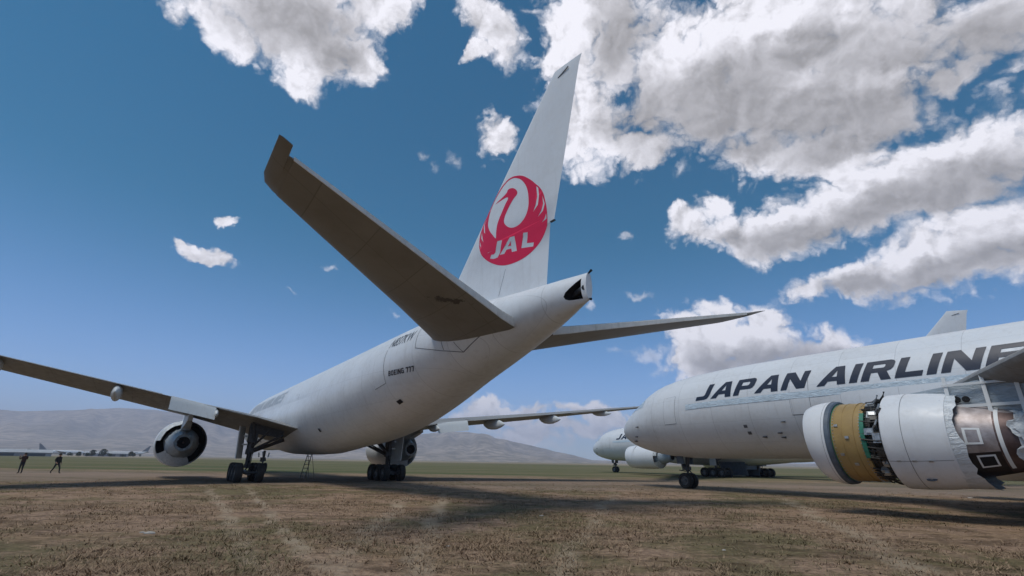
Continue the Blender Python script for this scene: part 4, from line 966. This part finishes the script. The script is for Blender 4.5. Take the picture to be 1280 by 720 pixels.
# ------------------------------------------------------------------ far side of the airfield
def far_spot(u, dist):
    a, _ = azel(u, 560); return (math.sin(a)*dist, math.cos(a)*dist, 0), a
def low_liner():
    root = empty('airliner'); na = 20
    MB().loft([[fus_pt(x, 2*math.pi*j/na) for j in range(na)] for x in (.02, .3, 1, 2, 4, 6.5, 10, 42, 46, 50, 54, 58, 62.6)]).build('fuselage', M['white'], root)
    for s in (1, -1):
        MB().loft([wing_ring(-s*y, le, te, z, t) for y, le, te, z, t, tw in WS[::2]]).build('wing', M['grey'], root)
        MB().loft([wing_ring(-s*y, le, te, z, t) for y, le, te, z, t in SS[::2]]).build('horizontal_stabilizer', M['grey'], root)
        MB().lathe([(19.4, 1.2), (19.5, 1.6), (22, 1.8), (25, 1.5), (27, .8), (27.2, .1)], (0, -s*9.6, 2.7), n=16).build('engine', M['cowl'], root)
        MB().box((31.9, s*5.5, 1.6), (3.6, 1.4, 3.0)).build('main_gear', M['rubber'], root)
    MB().box((5.9, 0, 1.2), (.7, .7, 2.2)).build('nose_gear', M['rubber'], root)
    fr = []
    for z in (8, 12, 18.5):
        le, te = fin_le(z), fin_te(z); fr.append([(le, 0, z), (le+(te-le)*.4, -.3, z), (te, 0, z), (le+(te-le)*.4, .3, z)])
    MB().loft(fr).build('vertical_fin', M['darkfin'], root)
    return root
M['darkfin'] = mat('slate_fin_paint', (.17, .18, .20), .5)
fl = low_liner()
spots = [(50, 1150, R(182), 'tiny far airliner with a slate fin, on the field edge above the two people'),
         (186, 1150, R(10), 'tiny far airliner with its slate fin just left of the engine of the nearest airliner')]
for i, (u, dist, rz, lb) in enumerate(spots):       # u: where its fin stands; rz: which way it faces
    o = fl if i == 0 else copy_tree(fl); p, a_ = far_spot(u, dist); ax = Vector((math.cos(rz-a_), math.sin(rz-a_), 0))
    o.location = Vector(p)-ax*60; o.rotation_euler = (0, 0, rz-a_)
    tag(o, lb, 'airplane', 'tiny airliners on the far side of the field')
M['roof'] = mat('pale_metal_roof', (.42, .42, .42), .5, build=mottled(.3, .2)); M['shed'] = mat('shed_wall', (.30, .30, .32), .7, build=mottled(.3, .2)); M['sheddark'] = mat('shed_door', (.06, .07, .08), .6)
def shed(u, dist, L, Wd, H, lb, nd=3):
    p, a_ = far_spot(u, dist); root = empty('hangar', p, -a_)
    MB().box((0, 0, H/2), (L, Wd, H)).build('wall', M['shed'], root, smooth=False)
    MB().loft([[(x, -Wd/2-.5, H+.01), (x, 0, H+Wd*.11), (x, Wd/2+.5, H+.01), (x, 0, H-.1)] for x in (-L/2-.5, L/2+.5)]).build('roof', M['roof'], root, smooth=False)
    for i in range(nd): MB().box((-L/2+L*(i+.5)/nd, -Wd/2-.06, H*.38), (L/nd*.6, .1, H*.72)).build('hangar_door', M['sheddark'], root, smooth=False)
    tag(root, lb, 'hangar', 'low hangars on the far side of the field')
shed(8, 520, 50, 20, 2.6, 'long low pale hangar at the far left edge, behind the person with raised hands')
shed(136, 760, 40, 22, 3.4, 'low pale hangar on its own between the two tiny far airliners', 4)
# trees along the far edge
M['bark'] = mat('bark', (.09, .07, .05), .9, build=mottled(.4, 3)); M['leaf'] = mat('tree_leaves', (.045, .06, .030), .8, build=mottled(.6, .7, (.02, .028, .014)))
def tree(u, dist, h, seed, lb):
    rs = random.Random(seed); p, a_ = far_spot(u, dist); root = empty('tree', p); t = MB()
    t.tube([(0, 0, -.1), (.1, 0, h*.3), (0, .1, h*.6)], [h*.035, h*.025, h*.012], 7)
    for i in range(5): q = rs.uniform(0, 6.28); t.tube([(0, 0, h*(.25+.06*i)), (math.cos(q)*h*.22, math.sin(q)*h*.22, h*(.45+.07*i))], [h*.014, h*.005], 5)
    t.build('trunk', M['bark'], root); c = MB()
    for i in range(520):
        q = rs.uniform(0, 6.28); z = rs.uniform(.22, 1); rr2 = h*.42*math.sqrt(max(.02, 1-((z-.55)/.5)**2))*rs.uniform(.4, 1.05)*(1+.25*math.sin(q*3+seed+z*6))
        ctr = Vector((math.cos(q)*rr2, math.sin(q)*rr2, z*h)); s_ = h*rs.uniform(.03, .07); e = Euler((rs.uniform(0, 3), rs.uniform(0, 3), rs.uniform(0, 3))).to_matrix()
        c.add([ctr+e@Vector(v)*s_ for v in ((-1, -.6, 0), (1, -.5, .2), (.8, .7, 0), (-.7, .8, -.2))], [(0, 1, 2, 3)])
    c.build('crown', M['leaf'], root, smooth=False, fix=False); tag(root, lb, 'tree', 'small trees along the far edge of the field')
for i, (u, d_, h_, lb) in enumerate([(118, 700, 6.5, 'small dark tree directly left of the lone far hangar roof'), (131, 690, 7.5, 'small dark tree at the left end of the hangar near the engine'), (37, 600, 5.5, 'small dark tree left of the tiny slate fin above the people'),
      (62, 560, 4.5, 'low bushy tree in front of the tiny airliner above the people'), (166, 680, 5.5, 'small dark tree right by the tiny fin near the engine'), (101, 620, 4.2, 'low bushy tree in front of the middle far hangar')]): tree(u, d_, h_, i, lb)

rb_ = random.Random(11)
for i in range(22):
    tree(rb_.choice([rb_.uniform(2, 62), rb_.uniform(78, 184), rb_.uniform(78, 184)]), rb_.uniform(560, 980), rb_.uniform(2.2, 4.2), 40+i, 'low dark bush in the loose scrub line along the far left edge of the field')
for o in list(bpy.data.objects):
    if o.get('label', '').startswith('low dark bush in the loose'): o.name = 'bush'; o['category'] = 'bush'; o['group'] = 'bushes in the far scrub line'

# ------------------------------------------------------------------ haze
hz = MB(); hz.box((0, 3500, 357), (24000, 15000, 724)); ho = hz.build('haze', mat('haze', (.8, .8, .8)), smooth=False)
ho.location.z = -1; tag(ho, kind='stuff', label='thin pale haze over the distant hills', cat='haze')
hm = ho.data.materials[0]; hm.node_tree.nodes.clear(); kk = NT(hm.node_tree)
pv = kk.n('ShaderNodeVolumePrincipled'); pv.inputs['Density'].default_value = 1.6e-4; pv.inputs['Color'].default_value = (.78, .82, 1.0, 1); pv.inputs['Anisotropy'].default_value = .2
hmo = kk.n('ShaderNodeOutputMaterial'); kk.l(pv.outputs[0], hmo.inputs['Volume'])
S.render.engine = 'CYCLES'
S.cycles.volume_bounces = 1; S.cycles.max_bounces = 6
